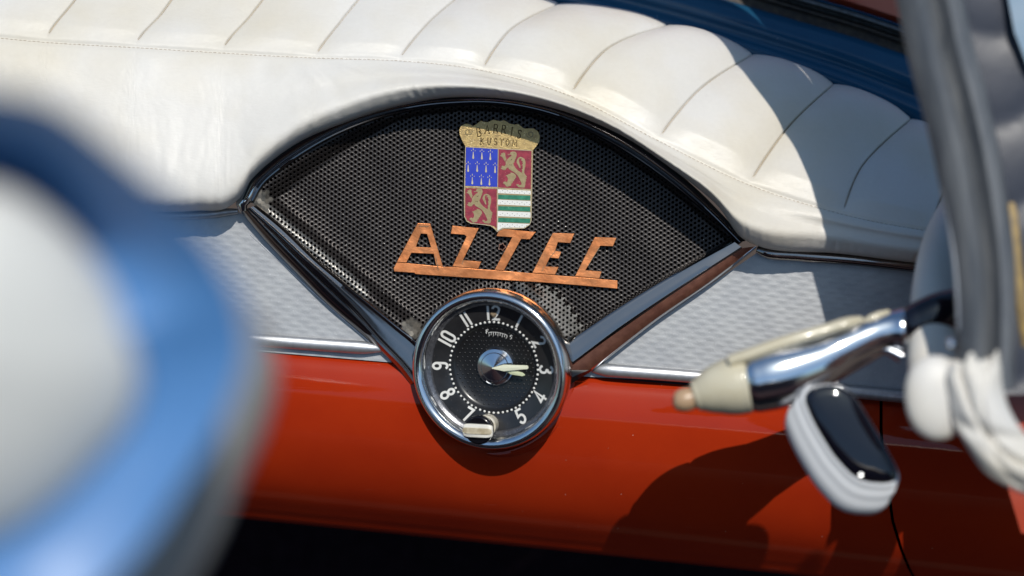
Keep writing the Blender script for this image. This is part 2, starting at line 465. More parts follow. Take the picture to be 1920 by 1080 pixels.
    # dark thread lying in the bottom of every pleat
    for kk in range(-1, 11):
        jc = int(np.argmin(np.abs(ts - kk)))
        idx = np.where((vs > 1.0) & (vs < 2.86))[0]
        q = G[idx, jc]
        if q[:, 0].max() < -40: continue
        Vp, Fp = [], []
        for a, c in strip([tuple(p[:2]) for p in q], 1.5): Vp += [(a.x, a.y), (c.x, c.y)]
        Vp = [(x_, y_, q[i // 2][2] + .5) for i, (x_, y_) in enumerate(Vp)]
        for i in range(len(q) - 1): Fp.append((2*i, 2*i+1, 2*i+3, 2*i+2))
        mesh('pleat_thread', Vp, Fp, M['thread_dark'], parent=r)
    x = 0
    while x < Ls[-1] - 12:
        a = np.array([np.interp(x, Ls, line[:, c]) for c in range(3)]); b = np.array([np.interp(x + 6.5, Ls, line[:, c]) for c in range(3)])
        if a[0] > -60 and a[0] < 1760:
            a[1] += random.uniform(-.5, .5); dash(a, b, .75, 1.6)
        x += 8.5
    mesh('stitching', V, Fc, M['stitch'], parent=r)
    return G, ts, vs
PADG, PTS, PVS = pad()

# ------------------------------------------------------------------ loudspeaker grille
arch_in = [(478,377),(492,352),(530,318),(575,287),(622,260),(672,238),(722,221),(790,206),(860,199),(905,198),(945,201),(1000,211),(1055,228),(1110,252),(1160,279),(1212,313),(1262,350),(1322,400),(1381,455)]
clockC = (914, 696)
def sdf(px, py, poly_):
    d = np.full(px.shape, 1e9); inside = np.zeros(px.shape, bool)
    n = len(poly_)
    for i in range(n):
        x0, y0 = poly_[i]; x1, y1 = poly_[(i + 1) % n]
        ex, ey = x1 - x0, y1 - y0
        tt = np.clip(((px - x0) * ex + (py - y0) * ey) / (ex*ex + ey*ey), 0, 1)
        d = np.minimum(d, np.hypot(px - x0 - tt*ex, py - y0 - tt*ey))
        c = ((y0 > py) != (y1 > py)) & (px < (x1 - x0) * (py - y0) / (y1 - y0 + 1e-12) + x0)
        inside ^= c
    return np.where(inside, d, -d)
def segd(px, py, pl):
    d = np.full(px.shape, 1e9)
    for (x0, y0), (x1, y1) in zip(pl[:-1], pl[1:]):
        ex, ey = x1 - x0, y1 - y0
        tt = np.clip(((px - x0) * ex + (py - y0) * ey) / (ex*ex + ey*ey), 0, 1)
        d = np.minimum(d, np.hypot(px - x0 - tt*ex, py - y0 - tt*ey))
    return d
fan = arch_in + [(1056, 657), (1040, 760), (790, 760), (774, 630)]
leftbar = [(774, 630), (478, 377)]; rightbar = [(1381, 455), (1056, 657)]
def gz(px, py):
    def st(d, w):
        s = np.clip(d / w, 0, 1); return s * s * (3 - 2 * s)
    a = st(segd(px, py, leftbar), 36) * .8 + .2 * st(segd(px, py, leftbar), 70)
    wA = np.interp(px, [480, 640, 760], [44, 34, 10])
    b = st(segd(px, py, arch_in), wA)
    c = st(segd(px, py, rightbar), 15)
    dc = np.hypot(px - clockC[0], py - clockC[1])
    wc = np.interp(px, [860, 980], [12, 46])
    e = st(dc - np.interp(px, [900, 1000], [146, 156]), wc)
    k = np.minimum(np.minimum(a, b), c)
    hi = np.interp(px, [870, 960, 1000, 1050], [-27, -22, 8, 46]) * st(segd(px, py, rightbar) + 3, 24) - 27 * (1 - st(segd(px, py, rightbar) + 3, 24))
    return np.maximum(-4 - 26 * k, -30 + (hi + 30) * (1 - e))
def grille():
    r = thing('speaker_grille', (900, 640, -30), 'black perforated fan-shaped metal grille in a chrome frame between silver panels', 'speaker grille')
    v = np.array([-0.25, 9.0]); u = np.array([14.2, .95])
    cells = []
    for i in range(-10, 80):
        for j in range(-60, 90):
            c = np.array([470, 200]) + i * u + j * v; cells.append(c); cells.append(c + (u + v) / 2)
    cells = np.array(cells)
    cells = cells[(cells[:,0] > 460) & (cells[:,0] < 1400) & (cells[:,1] > 180) & (cells[:,1] < 720)]
    sd = sdf(cells[:,0], cells[:,1], fan)
    dc = np.hypot(cells[:,0]-clockC[0], cells[:,1]-clockC[1])
    cells = cells[(sd > -8) & (dc > 128)]
    cells = cells + 0
    # hexagon corners of the lattice: centroids of the surrounding triangles
    nb = [v, (u+v)/2, (u-v)/2, -v, -(u+v)/2, -(u-v)/2]
    hexo = np.array([(nb[k] + nb[(k+1) % 6]) / 3 for k in range(6)])
    nseg = 12
    th = np.arctan2(hexo[:,1], hexo[:,0])
    outer = []
    for k in range(6):
        outer.append(hexo[k]); outer.append((hexo[k] + hexo[(k+1) % 6]) / 2)
    outer = np.array(outer)
    ang = np.arctan2(outer[:,1], outer[:,0])
    circ = np.stack([np.cos(ang), np.sin(ang)], 1)
    def solid(c):
        d = min(math.hypot(c[0]-488, c[1]-378), 99)
        if d < 21 + 5*math.sin(c[1]*1.7): return True
        if math.hypot(c[0]-1080, c[1]-642) < 17 or math.hypot(c[0]-772, c[1]-618) < 20: return True
        return False
    V, F, Vs, Fs = [], [], [], []
    for c in cells:
        if solid(c):
            b = len(Vs); Vs += [tuple(c + o) for o in outer]; Fs.append(tuple(range(b, b + nseg))); continue
        b = len(V) // nseg * nseg
        jr = 1 + random.uniform(-.03, .03)
        V += [(*(c + o), 0.0) for o in outer]
        V += [(*(c + 3.45 * q * jr), 0.35) for q in circ]
        V += [(*(c + 3.0 * q * jr), 0.2) for q in circ]
        V += [(*(c + 2.55 * q * jr), -.75) for q in circ]
        V += [(*(c + 2.35 * q * jr), -3.2) for q in circ]
        for ring in range(4):
            for k in range(nseg):
                k2 = (k + 1) % nseg
                F.append((b + ring*nseg + k, b + (ring+1)*nseg + k, b + (ring+1)*nseg + k2, b + ring*nseg + k2))
    V = np.array(V); V[:, 2] += gz(V[:,0], V[:,1])
    # gentle dents so that the sheet is not perfectly flat
    V[:, 2] += 1.2 * np.sin(V[:,0] / 61 + V[:,1] / 83) + .7 * np.sin(V[:,0] / 27 - V[:,1] / 39)
    a, b_ = V[F[0][0]], V[F[0][1]]
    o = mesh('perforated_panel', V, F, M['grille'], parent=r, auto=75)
    o.data.materials.append(M['grille_worn_lit'])
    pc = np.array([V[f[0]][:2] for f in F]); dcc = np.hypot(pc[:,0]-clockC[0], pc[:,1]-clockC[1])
    worn_lit = ((dcc < 178) & (pc[:,0] > 965)) | ((segd(pc[:,0], pc[:,1], leftbar) < 14) & (pc[:,0] < 690))
    o.data.materials.append(M['grille_silver_lit'])
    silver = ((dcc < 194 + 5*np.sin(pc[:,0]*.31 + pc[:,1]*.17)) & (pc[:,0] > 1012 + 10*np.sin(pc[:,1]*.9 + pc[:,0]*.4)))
    o.data.polygons.foreach_set('material_index', np.where(silver, 2, worn_lit.astype(int)).astype(np.int32))
    Vs = np.array(Vs); Vs = np.concatenate([Vs, gz(Vs[:,0], Vs[:,1])[:, None] + .3], 1)
    ctr = np.array([Vs[list(f)].mean(0) for f in Fs])
    grp = np.where(ctr[:,0] < 600, 0, np.where(ctr[:,0] < 900, 1, 2))
    for g_ in range(3):
        Vg, Fg = [], []
        for f, gg in zip(Fs, grp):
            if gg == g_:
                b = len(Vg); Vg += [tuple(Vs[i]) for i in f]; Fg.append(tuple(range(b, b + len(f))))
        mesh('solid_corner', Vg, Fg, M['grille_pale'], parent=r)
    fp = [(470,370)] + [(x, y - 6) for x, y in arch_in[2:-2]] + [(1390,455),(1060,700),(790,700)]
    poly('speaker_cavity', fp, -60, -46, M['void'], parent=r)
    # frame
    n = 120
    I = smooth_path([(x, y, 0) for x, y in arch_in], n)
    Opts = [(449,374),(470,333),(500,302),(545,270),(600,240),(655,216),(720,197),(790,184),(860,179),(905,178),(950,181),(1010,191),(1070,209),(1130,235),(1195,270),(1255,312),(1310,358),(1352,400),(1398,452)]
    O = smooth_path([(x, y, 0) for x, y in Opts], n)
    rows = []
    for f, z in [(-.06,-14),(0,-3),(.06,3),(.14,7),(.22,7.5),(.34,4),(.42,4),(.56,14),(.72,16),(.86,12),(1.0,-4),(1.02,-16)]:
        q = I * (1 - f) + O * f; q[:, 2] = z; rows.append(q)
    loft('arch_rim', rows, M['rim_dark'], parent=r, flip=True, auto=50)
    def bar(prof, name, mat, m=40, **k):
        rows = []
        for pts in prof: rows.append(smooth_path(pts, m))
        return loft(name, rows, mat, parent=r, flip=True, auto=35, **k)
    # left bar: thin raised lip, broad flat face, crease, narrow outer face
    li = [(478,386),(524,423),(600,495),(650,536),(701,577),(745,612),(780,640),(800,664)]
    lc = [(463,391),(509,432),(565,486),(619,536),(669,587),(713,637),(757,682),(782,712)]
    lo_ = [(449,393),(493,445),(556,511),(619,574),(682,628),(718,662),(750,694),(770,722)]
    def along(pts, z0_, z1_, off=(0, 0)):
        m = len(pts); return [(x + off[0], y + off[1], z0_ + (z1_ - z0_) * i / (m - 1)) for i, (x, y) in enumerate(pts)]
    def mid(p, q, f): return [(a[0]*(1-f) + b[0]*f, a[1]*(1-f) + b[1]*f) for a, b in zip(p, q)]
    bar([along(li, -14, -26, (4, -4)), along(li, 6, -10, (2, -2)), along(li, 10, -6), along(mid(li, lc, .06), 11, -5), along(mid(li, lc, .12), 9, -7), along(mid(li, lc, .2), 8, -8),
         along(mid(li, lc, .5), 8.6, -7.4), along(mid(li, lc, .85), 8.6, -7.6), along(mid(li, lc, .97), 7.5, -8.6), along(lc, 3, -13),
         along(mid(lc, lo_, .12), 2, -14), along(mid(lc, lo_, .2), 4.5, -11.5), along(mid(lc, lo_, .5), 3.5, -12), along(mid(lc, lo_, .9), -3, -19), along(lo_, -7, -24), along(lo_, -30, -34, (-1, 1))], 'side_bar', M['dark_chrome'])
    ri = [(1376,453),(1266,513),(1161,577),(1066,641),(1048,653)]
    rc_ = [(1391,464),(1266,546),(1161,617),(1062,691),(1044,704)]
    ro = [(1418,462),(1337,525),(1231,599),(1136,673),(1104,698)]
    rc2 = [(1391,465),(1304,521),(1206,587),(1108,656),(1062,691)]
    bar([along(ri, -14, -14, (-5, -3)), along(ri, 3, 3, (-2, -1)), along(ri, 8, 10), along(mid(ri, rc_, .1), 10, 12), along(mid(ri, rc_, .2), 10, 12), along(mid(ri, rc_, .55), 11, 13),
         along(mid(ri, rc_, .9), 12, 14), along(mid(ri, rc_, .98), 11, 13), along(rc_, 6, 8), along(rc_, 2, 3, (1, 2))], 'side_bar', M['dark_chrome'])
    bar([along(rc2, 5, 7, (1, 1)), along(mid(rc2, ro, .08), 10, 11), along(mid(rc2, ro, .5), 8, 8), along(mid(rc2, ro, .88), 5, 4), along(mid(rc2, ro, .93), 3.5, 2)], 'reflection_side_face', M['bar_reflection'])
    bar([along(mid(rc2, ro, .93), 3, 2), along(mid(rc2, ro, .97), 3, 0), along(ro, -4, -8, (1, 1)), along(ro, -30, -30, (2, 3))], 'outer_edge', M['chrome'])
    bar([[(1112,694,-2),(1090,708,0),(1060,726,2)], [(1104,694,10),(1080,704,11),(1052,718,12)], [(1066,694,10),(1062,696,11),(1044,706,12)]][::-1], 'foot_cap', M['black_gloss'], m=12)
    # rounded left corner cap
    cap = []
    for k, (x, y, rr) in enumerate([(452,396,6),(449,384,9),(455,372,12),(463,355,11),(470,340,7)]):
        cap.append((x + 4, y, 2 + k * .3))
    tube('corner_cap', cap, [7, 11, 14, 12, 8], M['chrome'], sq=.75, parent=r)
    # small screw-less torn hole showing under the lettering
grille()
r = thing('torn_stud_hole', (941, 463, -28), 'ragged copper-edged stud hole in the grille beside the letter T stem', 'hole')
tor = []
ringp = [(941 + (7 + 1.3*math.sin(3*a + 1)) * math.cos(a), 463 + (6.5 + 1.5*math.cos(5*a)) * math.sin(a), -25 + .8*math.sin(4*a)) for a in np.linspace(0, 2*math.pi, 28, endpoint=False)]
rows = []
for f, z in [(1.05, -3), (1.0, 1.5), (.85, 2.2), (.72, 1), (.66, -3)]:
    rows.append([(941 + (x-941)*f, 463 + (y-463)*f, zz + z) for x, y, zz in ringp])
loft('torn_edge', rows, M['copper_raw'], closed=True, parent=r)
poly('dark_opening', [(941 + (x-941)*.7, 463 + (y-463)*.7) for x, y, _ in ringp], -27, -26, M['void'], parent=r)

# ------------------------------------------------------------------ copper lettering
r = thing('copper_lettering', (940, 520, -26), 'underlined copper letters reading AZTEC fixed across the grille above the clock', 'lettering')
z0, z1 = -27, -19
poly('letter', [(743.8,491.3),(783,418.4),(807,419.6),(830.5,499.6),(817.8,498.4),(813,476.2),(771.5,474.4),(762,492.5)], z0, z1, M['copper'], holes=[[(789,438.3),(800.4,438.9),(808.2,464.2),(780,463)]], bevel=.7, parent=r)
poly('letter', [(848,423.2),(897.9,428),(868.4,487.6),(902.7,490.6),(896.7,503.8),(848,499.6),(874.4,443.7),(870.8,440),(845,438)], z0, z1 + .6, M['copper'], bevel=.7, parent=r)
poly('letter', [(936,430.3),(941,429),(1005,435),(993.6,448.9),(977.3,448.3),(945.2,507),(927.4,505.8),(960.5,444.7),(930.4,442.5)], z0, z1 + 1.2, M['copper'], bevel=.7, parent=r)
poly('letter', [(1036.3,436.8),(1077.2,438),(1069.4,456),(1045.9,454.3),(1041,470.5),(1052.5,472.3),(1047.7,485),(1030.9,483.2),(1023,499.4),(1047.7,500.6),(1041,515.2),(997.8,511.5)], z0, z1 + .4, M['copper'], bevel=.7, parent=r)
poly('letter', [(1115,444.7),(1156,445.9),(1149.4,462),(1125.3,461),(1097.6,506.6),(1128.3,509),(1124,522.2),(1077.8,518.3)], z0, z1 + .8, M['copper'], bevel=.7, parent=r)
poly('underline_bar', [(737.8,502.7),(743.6,492.1),(762,493.2),(830.5,500.4),(848,500.4),(896.7,504.6),(945,508),(998,512.4),(1042,516.2),(1078,519.1),(1124,523.1),(1158,526.2),(1157.8,541.5),(1096.4,536),(1024,530),(940,524.7),(850.3,519),(779.3,514.2),(777,511.7),(739,509.3)], z0, z1 - .3, M['copper'], bevel=.7, parent=r)
def thin_line(pl, w, z, mat, name, parent):
    V, F = [], []
    for a, b in strip(pl, w): V += [(a.x, a.y, z), (b.x, b.y, z)]
    for i in range(len(pl) - 1): F.append((2*i, 2*i+1, 2*i+3, 2*i+2))
    return mesh(name, V, F, mat, parent=parent, smooth=False)
# dark cut lines where the pieces of sheet overlap
cuts = [[(869,487.5),(866,496)], [(1020,499),(1016,509)], [(1042,470),(1031,483)], [(817,480),(822,507)], [(1124.5,463),(1110,486),(1103,498)], [(785,424),(804,424.5)]]
for pl in cuts: thin_line(pl, .9, z1 + 1.4, M['grime'], 'cut_line', r)

# ------------------------------------------------------------------ enamel crest
r = thing('crest_badge', (935, 430, -26), 'brass and enamel shield badge with two lions mounted at the top of the grille', 'badge')
def cp(pts): return [(840 + x / 4.5, 210 + y / 4.5) for x, y in pts]
outline = cp([(148,292),(120,245),(98,190),(95,150),(110,115),(150,98),(190,105),(212,118),(240,102),(262,85),(280,72),(300,82),(330,86),(360,74),(385,65),(412,72),(440,78),(470,68),(492,80),(520,98),(560,106),(590,100),(608,112),(628,132),(650,140),(685,138),(725,138),(757,162),(775,200),(770,250),(747,288),(718,322),
              (715,480),(712,640),(708,800),(704,915),(690,955),(645,985),(560,990),(475,985),(442,998),(415,1016),(395,992),(362,966),(300,955),(190,945),(155,925),(135,885),(132,700),(138,500)])
zb = -17
poly('brass_body', outline, -28, zb, M['gold'], bevel=1.0, parent=r)
poly('blue_quarter', cp([(152,297),(420,314),(415,632),(146,622)]), zb - 1, zb + .35, M['en_blue'], parent=r)
poly('red_quarter', cp([(428,316),(704,330),(699,650),(422,636)]), zb - 1, zb + .35, M['en_red'], parent=r)
poly('red_quarter', cp([(146,642),(412,650),(410,983),(385,963),(350,950),(200,935),(165,915),(145,880)]), zb - 1, zb + .35, M['en_red'], parent=r)
poly('striped_quarter', cp([(422,652),(698,664),(696,925),(680,960),(640,977),(540,975),(460,976),(418,1000)]), zb - 1, zb + .35, M['en_white'], parent=r)
for y in (684, 780, 878):
    poly('gold_stripe', cp([(422,y),(697,y+13),(696,y+66),(421,y+54)]), zb, zb + .6, M['gold_dark'], parent=r)
    poly('green_stripe', cp([(424,y+14),(695,y+22),(694,y+60),(423,y+50)]), zb + .3, zb + .8, M['en_green'], parent=r)
V, F = [], []
for row, y in enumerate((655, 747, 846, 940)):
    for k in range(13):
        x = 440 + k * 20.5; yy = y + (x - 422) * .046 + (6 if k % 2 else 20)
        if yy > 975: continue
        cx, cy = cp([(x, yy)])[0]; b = len(V)
        for q in range(6): V.append((cx + .62*math.cos(q*math.pi/3), cy + .62*math.sin(q*math.pi/3), zb + .75))
        F.append(tuple(range(b, b + 6)))
mesh('ermine_spot', V, F, M['void'], parent=r, smooth=False)
# thin brass ridges between the quarters and around the edge
def ridge(name, pl, w, z, mat, parent, h=1.0, closed=False):
    V, F = [], []
    st = strip(pl, w, closed); n = len(st)
    for a, b in st:
        m = (a + b) / 2
        V += [(a.x, a.y, z), (m.x*.5 + a.x*.5, m.y*.5 + a.y*.5, z + h), (m.x*.5 + b.x*.5, m.y*.5 + b.y*.5, z + h), (b.x, b.y, z)]
    for i in range(n if closed else n - 1):
        j = (i + 1) % n
        for k in range(3): F.append((4*i+k, 4*i+k+1, 4*j+k+1, 4*j+k))
    o = mesh(name, V, F, mat, parent=parent, smooth=False)
    import bmesh
    bm = bmesh.new(); bm.from_mesh(o.data); bmesh.ops.recalc_face_normals(bm, faces=bm.faces)
    bm.to_mesh(o.data); bm.free()
    return o
ridge('dividing_ridge', cp([(424,312),(419,640),(415,1008)]), 1.7, zb, M['gold_line'], r)
ridge('dividing_ridge', cp([(142,633),(420,642),(703,656)]), 1.7, zb, M['gold_line'], r)
ridge('rim_ridge', cp([(148,294),(424,311),(711,326),(708,640),(702,915),(688,950),(642,980),(560,985),(473,980),(440,994),(415,1010),(395,986),(360,960),(300,950),(192,940),(158,920),(139,882),(137,700),(142,500)]), 1.8, zb, M['gold_line'], r, closed=True)
lionA = [(315,215),(325,185),(375,168),(430,170),(462,205),(465,250),(450,310),(430,350),(415,400),(390,440),(400,480),(440,540),(500,600),(580,650),(590,600),(578,570),(600,560),(600,500),(590,460),(610,440),(590,400),(605,385),(570,370),(560,345),(590,345),(570,325),(530,330),(515,370),(525,420),(550,500),(550,540),(530,540),(490,460),(462,410),(470,360),(500,310),(550,290),(610,310),(650,350),(665,410),(660,500),(640,570),(635,650),(660,690),(700,740),(680,750),(690,780),(672,800),(680,830),(660,860),(664,900),(660,920),(645,975),(600,982),(540,975),(500,970),(490,945),(460,930),(460,905),(510,900),(520,925),(570,920),(575,880),(550,830),(520,760),(480,700),(430,650),(350,600),(290,560),(275,525),(235,545),(215,580),(165,585),(110,555),(110,530),(140,530),(120,500),(150,488),(190,500),(220,460),(215,400),(250,350),(310,290),(350,270),(345,240),(265,250),(262,235),(315,232)]
lionB = [(90,270),(100,250),(125,245),(110,215),(150,205),(165,190),(205,200),(210,270),(235,340),(205,400),(170,340),(135,285)]
lionC = [(325,640),(400,655),(445,700),(455,750),(430,770),(435,790),(405,800),(410,830),(380,840),(370,880),(345,890),(340,935),(290,950),(245,965),(220,940),(195,905),(160,885),(170,855),(210,840),(240,860),(260,830),(270,790),(250,730),(218,705),(250,700),(290,675),(330,670)]
for ox, oy, s in ((930, 270, 1/12), (867.3, 339.8, .97/12)):
    Vt, Ft = [], []
    for pl in (lionA, lionB, lionC):
        V, F = solid_poly([(ox + x*s, oy + y*s) for x, y in pl], [], zb, zb + 1.0); b = len(Vt)
        Vt += V; Ft += [tuple(b + i for i in f) for f in F]
    lo = mesh('lion_figure', Vt, Ft, M['gold_dark'], parent=r, smooth=False)
    Vt, Ft = [], []
    for pl in ([(402,215),(410,222)], [(330,365),(365,335)], [(308,455),(312,480)], [(340,458),(342,485)]):
        b = len(Vt)
        for a, c in strip([(ox + x*s, oy + y*s) for x, y in pl], .7): Vt += [(a.x, a.y, zb + 1.15), (c.x, c.y, zb + 1.15)]
        Ft.append((b, b+1, b+3, b+2))
    mesh('engraved_mark', Vt, Ft, M['void'], parent=lo, smooth=False)
for x, y in [(213,355),(286,360),(357,365),(170,465),(246,465),(321,470),(397,475),(205,570),(281,575),(350,580)]:
    Vt, Ft = [], []
    shapes = [[(x-2,y-20),(x+2,y-20),(x+5,y+12),(x+8,y+34),(x,y+42),(x-8,y+34),(x-5,y+12)], [(x-2,y-48),(x+3,y-48),(x+3,y-33),(x-2,y-33)], [(x-18,y-33),(x-11,y-33),(x-11,y-27),(x-18,y-27)], [(x+13,y-31),(x+19,y-31),(x+19,y-25),(x+13,y-25)]]
    for sh in shapes:
        V, F = solid_poly(cp(sh), [], zb + .2, zb + 1.0); b = len(Vt)
        Vt += V; Ft += [tuple(b + i for i in f) for f in F]
    mesh('brass_ornament', Vt, Ft, M['gold_line'], parent=r, smooth=False)

# raised roman capitals drawn as strokes (unit height)
SER = {
 'B': ([[(0,0),(0,1)], [(0,1),(.28,1),(.4,.88),(.38,.64),(.24,.54),(0,.54)], [(.2,.54),(.42,.46),(.46,.2),(.32,0),(0,0)]], .5),
 'A': ([[(0,0),(.28,1),(.56,0)], [(.1,.36),(.46,.36)], [(-.08,0),(.1,0)], [(.46,0),(.66,0)]], .6),
 'R': ([[(0,0),(0,1)], [(0,1),(.3,1),(.42,.86),(.38,.6),(.22,.52),(0,.52)], [(.2,.52),(.5,0)], [(-.08,0),(.1,0)]], .55),
 'I': ([[(.1,0),(.1,1)], [(0,0),(.2,0)], [(0,1),(.2,1)]], .26),
 'S': ([[(.42,.82),(.34,.97),(.14,1),(.02,.86),(.06,.64),(.36,.44),(.44,.2),(.3,.02),(.1,.02),(0,.2)]], .5),
 'K': ([[(.05,0),(.05,1)], [(.5,1),(.08,.45)], [(.2,.58),(.55,0)], [(-.04,0),(.16,0)], [(-.04,1),(.16,1)]], .62),
 'U': ([[(0,1),(.02,.3),(.14,.04),(.34,.04),(.46,.3),(.48,1)], [(-.08,1),(.1,1)], [(.4,1),(.58,1)]], .6),
 'T': ([[(.28,0),(.28,1)], [(0,.84),(0,1),(.56,1),(.56,.84)], [(.18,0),(.38,0)]], .62),
 'O': ([[(.25,0),(.06,.16),(0,.5),(.06,.84),(.25,1),(.44,.84),(.5,.5),(.44,.16),(.25,0)]], .58),
 'M': ([[(0,0),(.06,1),(.36,.2),(.66,1),(.74,0)], [(-.08,0),(.08,0)], [(.66,0),(.82,0)]], .84),
}
def relief(name, word, pos, hgt, w, z, mat, parent, wscale=1.0):
    mat = M['letter_brass']
    Vt, Ft = [], []
    for ch, (cx, cy, ang) in zip(word, pos):
        st, adv = SER[ch]; ca, sa = math.cos(ang), math.sin(ang)
        for pl in st:
            q = []
            for x, y in pl:
                lx, ly = (x - adv/2) * hgt * wscale, (y - .5) * hgt
                q.append((cx + lx*ca + ly*sa, cy + lx*sa - ly*ca))
            sp = strip(q, w); b = len(Vt); n = len(sp)
            for a, c in sp:
                m = (a + c)/2
                Vt += [(a.x, a.y, z), (m.x, m.y, z + 1.3), (c.x, c.y, z)]
            for i in range(n - 1):
                Ft += [(b+3*i, b+3*i+1, b+3*i+4, b+3*i+3), (b+3*i+1, b+3*i+2, b+3*i+5, b+3*i+4)]
    return mesh(name, Vt, Ft, mat, parent=parent, smooth=False)
s12 = lambda x, y: (855 + x/12, 220 + y/12)
relief('raised_lettering', 'BARRIS', [(*s12(520,335), -.12), (*s12(705,275), .02), (*s12(905,255), .07), (*s12(1085,275), .12), (*s12(1260,320), .16), (*s12(1430,380), .2)], 15.5, 1.7, zb, M['gold_dark'], r, .98)
relief('raised_lettering', 'KUSTOM', [(*s12(595,540), .05), (*s12(755,540), .07), (*s12(895,550), .08), (*s12(1030,560), .09), (*s12(1165,565), .1), (*s12(1330,580), .12)], 12.0, 1.4, zb, M['gold_dark'], r, .98)
for cx, cy, sgn in ((*s12(275,320), 1), (*s12(1665,380), -1)):
    pl = [(cx + sgn * (7.6 - .55*k*.5) * math.cos(-.3 + k*.42), cy + (7.2 - .55*k*.5) * math.sin(-.3 + k*.42)) for k in range(20)]
    ridge('scroll_curl', pl, 1.7, zb, M['gold_dark'], r, h=1.4)

# ------------------------------------------------------------------ clock
A = np.array([-.29, -.165, 0]); A[2] = math.sqrt(1 - A[0]**2 - A[1]**2)
EY = np.array([.035, 1.0, 0]); EY = EY - A * EY.dot(A); EY /= np.linalg.norm(EY)
EX = np.cross(EY, A)
C0 = np.array([926, -689, 21.0])       # centre of the ring of dots
def K(x, y, h=0.0):
    """clock frame -> picture pixels + depth"""
    q = C0 + EX * x + EY * y + A * h
    return (q[0], -q[1], q[2])
def KV(pts): return [K(*p) for p in pts]
def lathe(name, prof, mat, parent, seg=96, cx=0, cy=0, auto=35):
    rows = [[K(cx + rr*math.cos(q), cy + rr*math.sin(q), h) for q in np.linspace(0, 2*math.pi, seg, endpoint=False)] for rr, h in prof]
    o = loft(name, rows, mat, closed=True, parent=parent, auto=auto)
    import bmesh
    bm = bmesh.new(); bm.from_mesh(o.data); bmesh.ops.recalc_face_normals(bm, faces=bm.faces)
    # lathe surfaces are open: make them face the viewer
    s = sum(f.normal.z * f.calc_area() for f in bm.faces)
    if s < 0: bmesh.ops.reverse_faces(bm, faces=bm.faces)
    bm.to_mesh(o.data); bm.free()
    return o
def clock():
    r = thing('dashboard_clock', (918, 697, -20), 'round black-faced chrome clock below the copper letters, showing a quarter past three', 'clock')
    lathe('chrome_bezel', [(128,14),(128.5,24),(130,29),(133,34),(137,37.3),(141,38.6),(145,38.4),(148.5,35.5),(150.8,30),(151.8,22)], M['bezel'], r, auto=60)
    lathe('bezel_side', [(151.6,21.5),(151.2,20),(152.2,18),(151,0),(147,-20),(141,-45),(133,-75),(126,-100)], M['side_metal'], r, auto=60)
    lathe('inner_step', [(119,5),(120.5,9),(121.5,10.5),(126,13.5),(128.5,14.5),(130,16),(130,21),(129.5,26)], M['step'], r)
    face = lathe('dial_face', [(88,-.5),(92,1.0),(108,3.5),(118,5.5),(121,6.2)], M['dial'], r)
    dish = lathe('dial_dish', [(.01,-14),(30,-14),(60,-12.5),(76,-8.5),(81,-5),(83,-1),(84.5,.2),(88.5,.2)], M['dish'], r)
    # pebbled beads of the dish
    V, F = [], []
    sp = 9.2
    for i in range(-12, 13):
        for j in range(-14, 15):
            x = i * sp + (j % 2) * sp / 2; y = j * sp * .866
            q = math.hypot(x, y)
            if q > 77 or q < 33: continue
            h = np.interp(q, [0, 30, 60, 76, 81], [-14, -14, -12.5, -8.5, -5])
            b = len(V); n = 8
            for rr, hh in ((1.9, 0), (1.5, .8), (.8, 1.25)):
                V += [K(x + rr*math.cos(2*math.pi*k/n), y + rr*math.sin(2*math.pi*k/n), h + hh) for k in range(n)]
            V.append(K(x, y, h + 1.35))
            for k in range(n):
                k2 = (k+1) % n
                F += [(b+k, b+k2, b+n+k2, b+n+k), (b+n+k, b+n+k2, b+2*n+k2, b+2*n+k), (b+2*n+k, b+2*n+k2, b+3*n)]
    mesh('pebble_pattern', V, F, M['dish'], parent=dish, auto=80)
    V, F = [], []
    for k in range(60):
        th = 2*math.pi*k/60 + .02; x, y = 86.3*math.sin(th), 86.3*math.cos(th); n = 10; b = len(V)
        for rr, hh in ((2.4, 0), (2.3, .8), (1.3, 1.6)): V += [K(x + rr*math.cos(2*math.pi*q/n), y + rr*math.sin(2*math.pi*q/n), .2 + hh) for q in range(n)]
        for q in range(n):
            q2 = (q+1) % n; F += [(b+q, b+q2, b+n+q2, b+n+q), (b+n+q, b+n+q2, b+2*n+q2, b+2*n+q)]
        F.append(tuple(b + 2*n + q for q in range(n)))
    mesh('minute_dots', V, F, M['numeral'], parent=face, auto=80)
    def arc(cx, cy, rx, ry, a0, a1, n=10):
        return [(cx + rx*math.cos(math.radians(a0 + (a1-a0)*i/n)), cy + ry*math.sin(math.radians(a0 + (a1-a0)*i/n))) for i in range(n + 1)]
    G = {
     '1': [([(0,0),(0,1)], 0)],
     '2': [(arc(0,.77,.23,.21,175,-25) + [(.12,.5),(-.2,.065),(.25,.065)], 0)],
     '3': [(arc(0,.76,.2,.2,170,-80,9) + arc(0,.27,.23,.25,80,-165,10), 0)],
     '4': [([(.1,0),(.1,1),(-.24,.27),(.28,.27)], 0)],
     '5': [([(.22,.95),(-.17,.95),(-.2,.52)] + arc(0,.30,.22,.28,110,-160,10), 0)],
     '6': [(arc(0,.27,.2,.26,0,360,16), 1), ([(-.2,.3),(-.19,.75)] + arc(0,.75,.19,.22,180,30,8), 0)],
     '7': [([(-.23,.94),(.22,.94),(-.02,0)], 0)],
     '8': [(arc(0,.75,.17,.2,0,360,16), 1), (arc(0,.26,.21,.24,0,360,16), 1)],
     '9': [(arc(0,.73,.2,.24,0,360,16), 1), ([(.2,.7),(.19,.25)] + arc(0,.25,.19,.22,0,-150,8), 0)],
     '0': [(arc(0,.76,.2,.22,0,180,8) + arc(0,.24,.2,.22,180,360,8), 1)],
    }
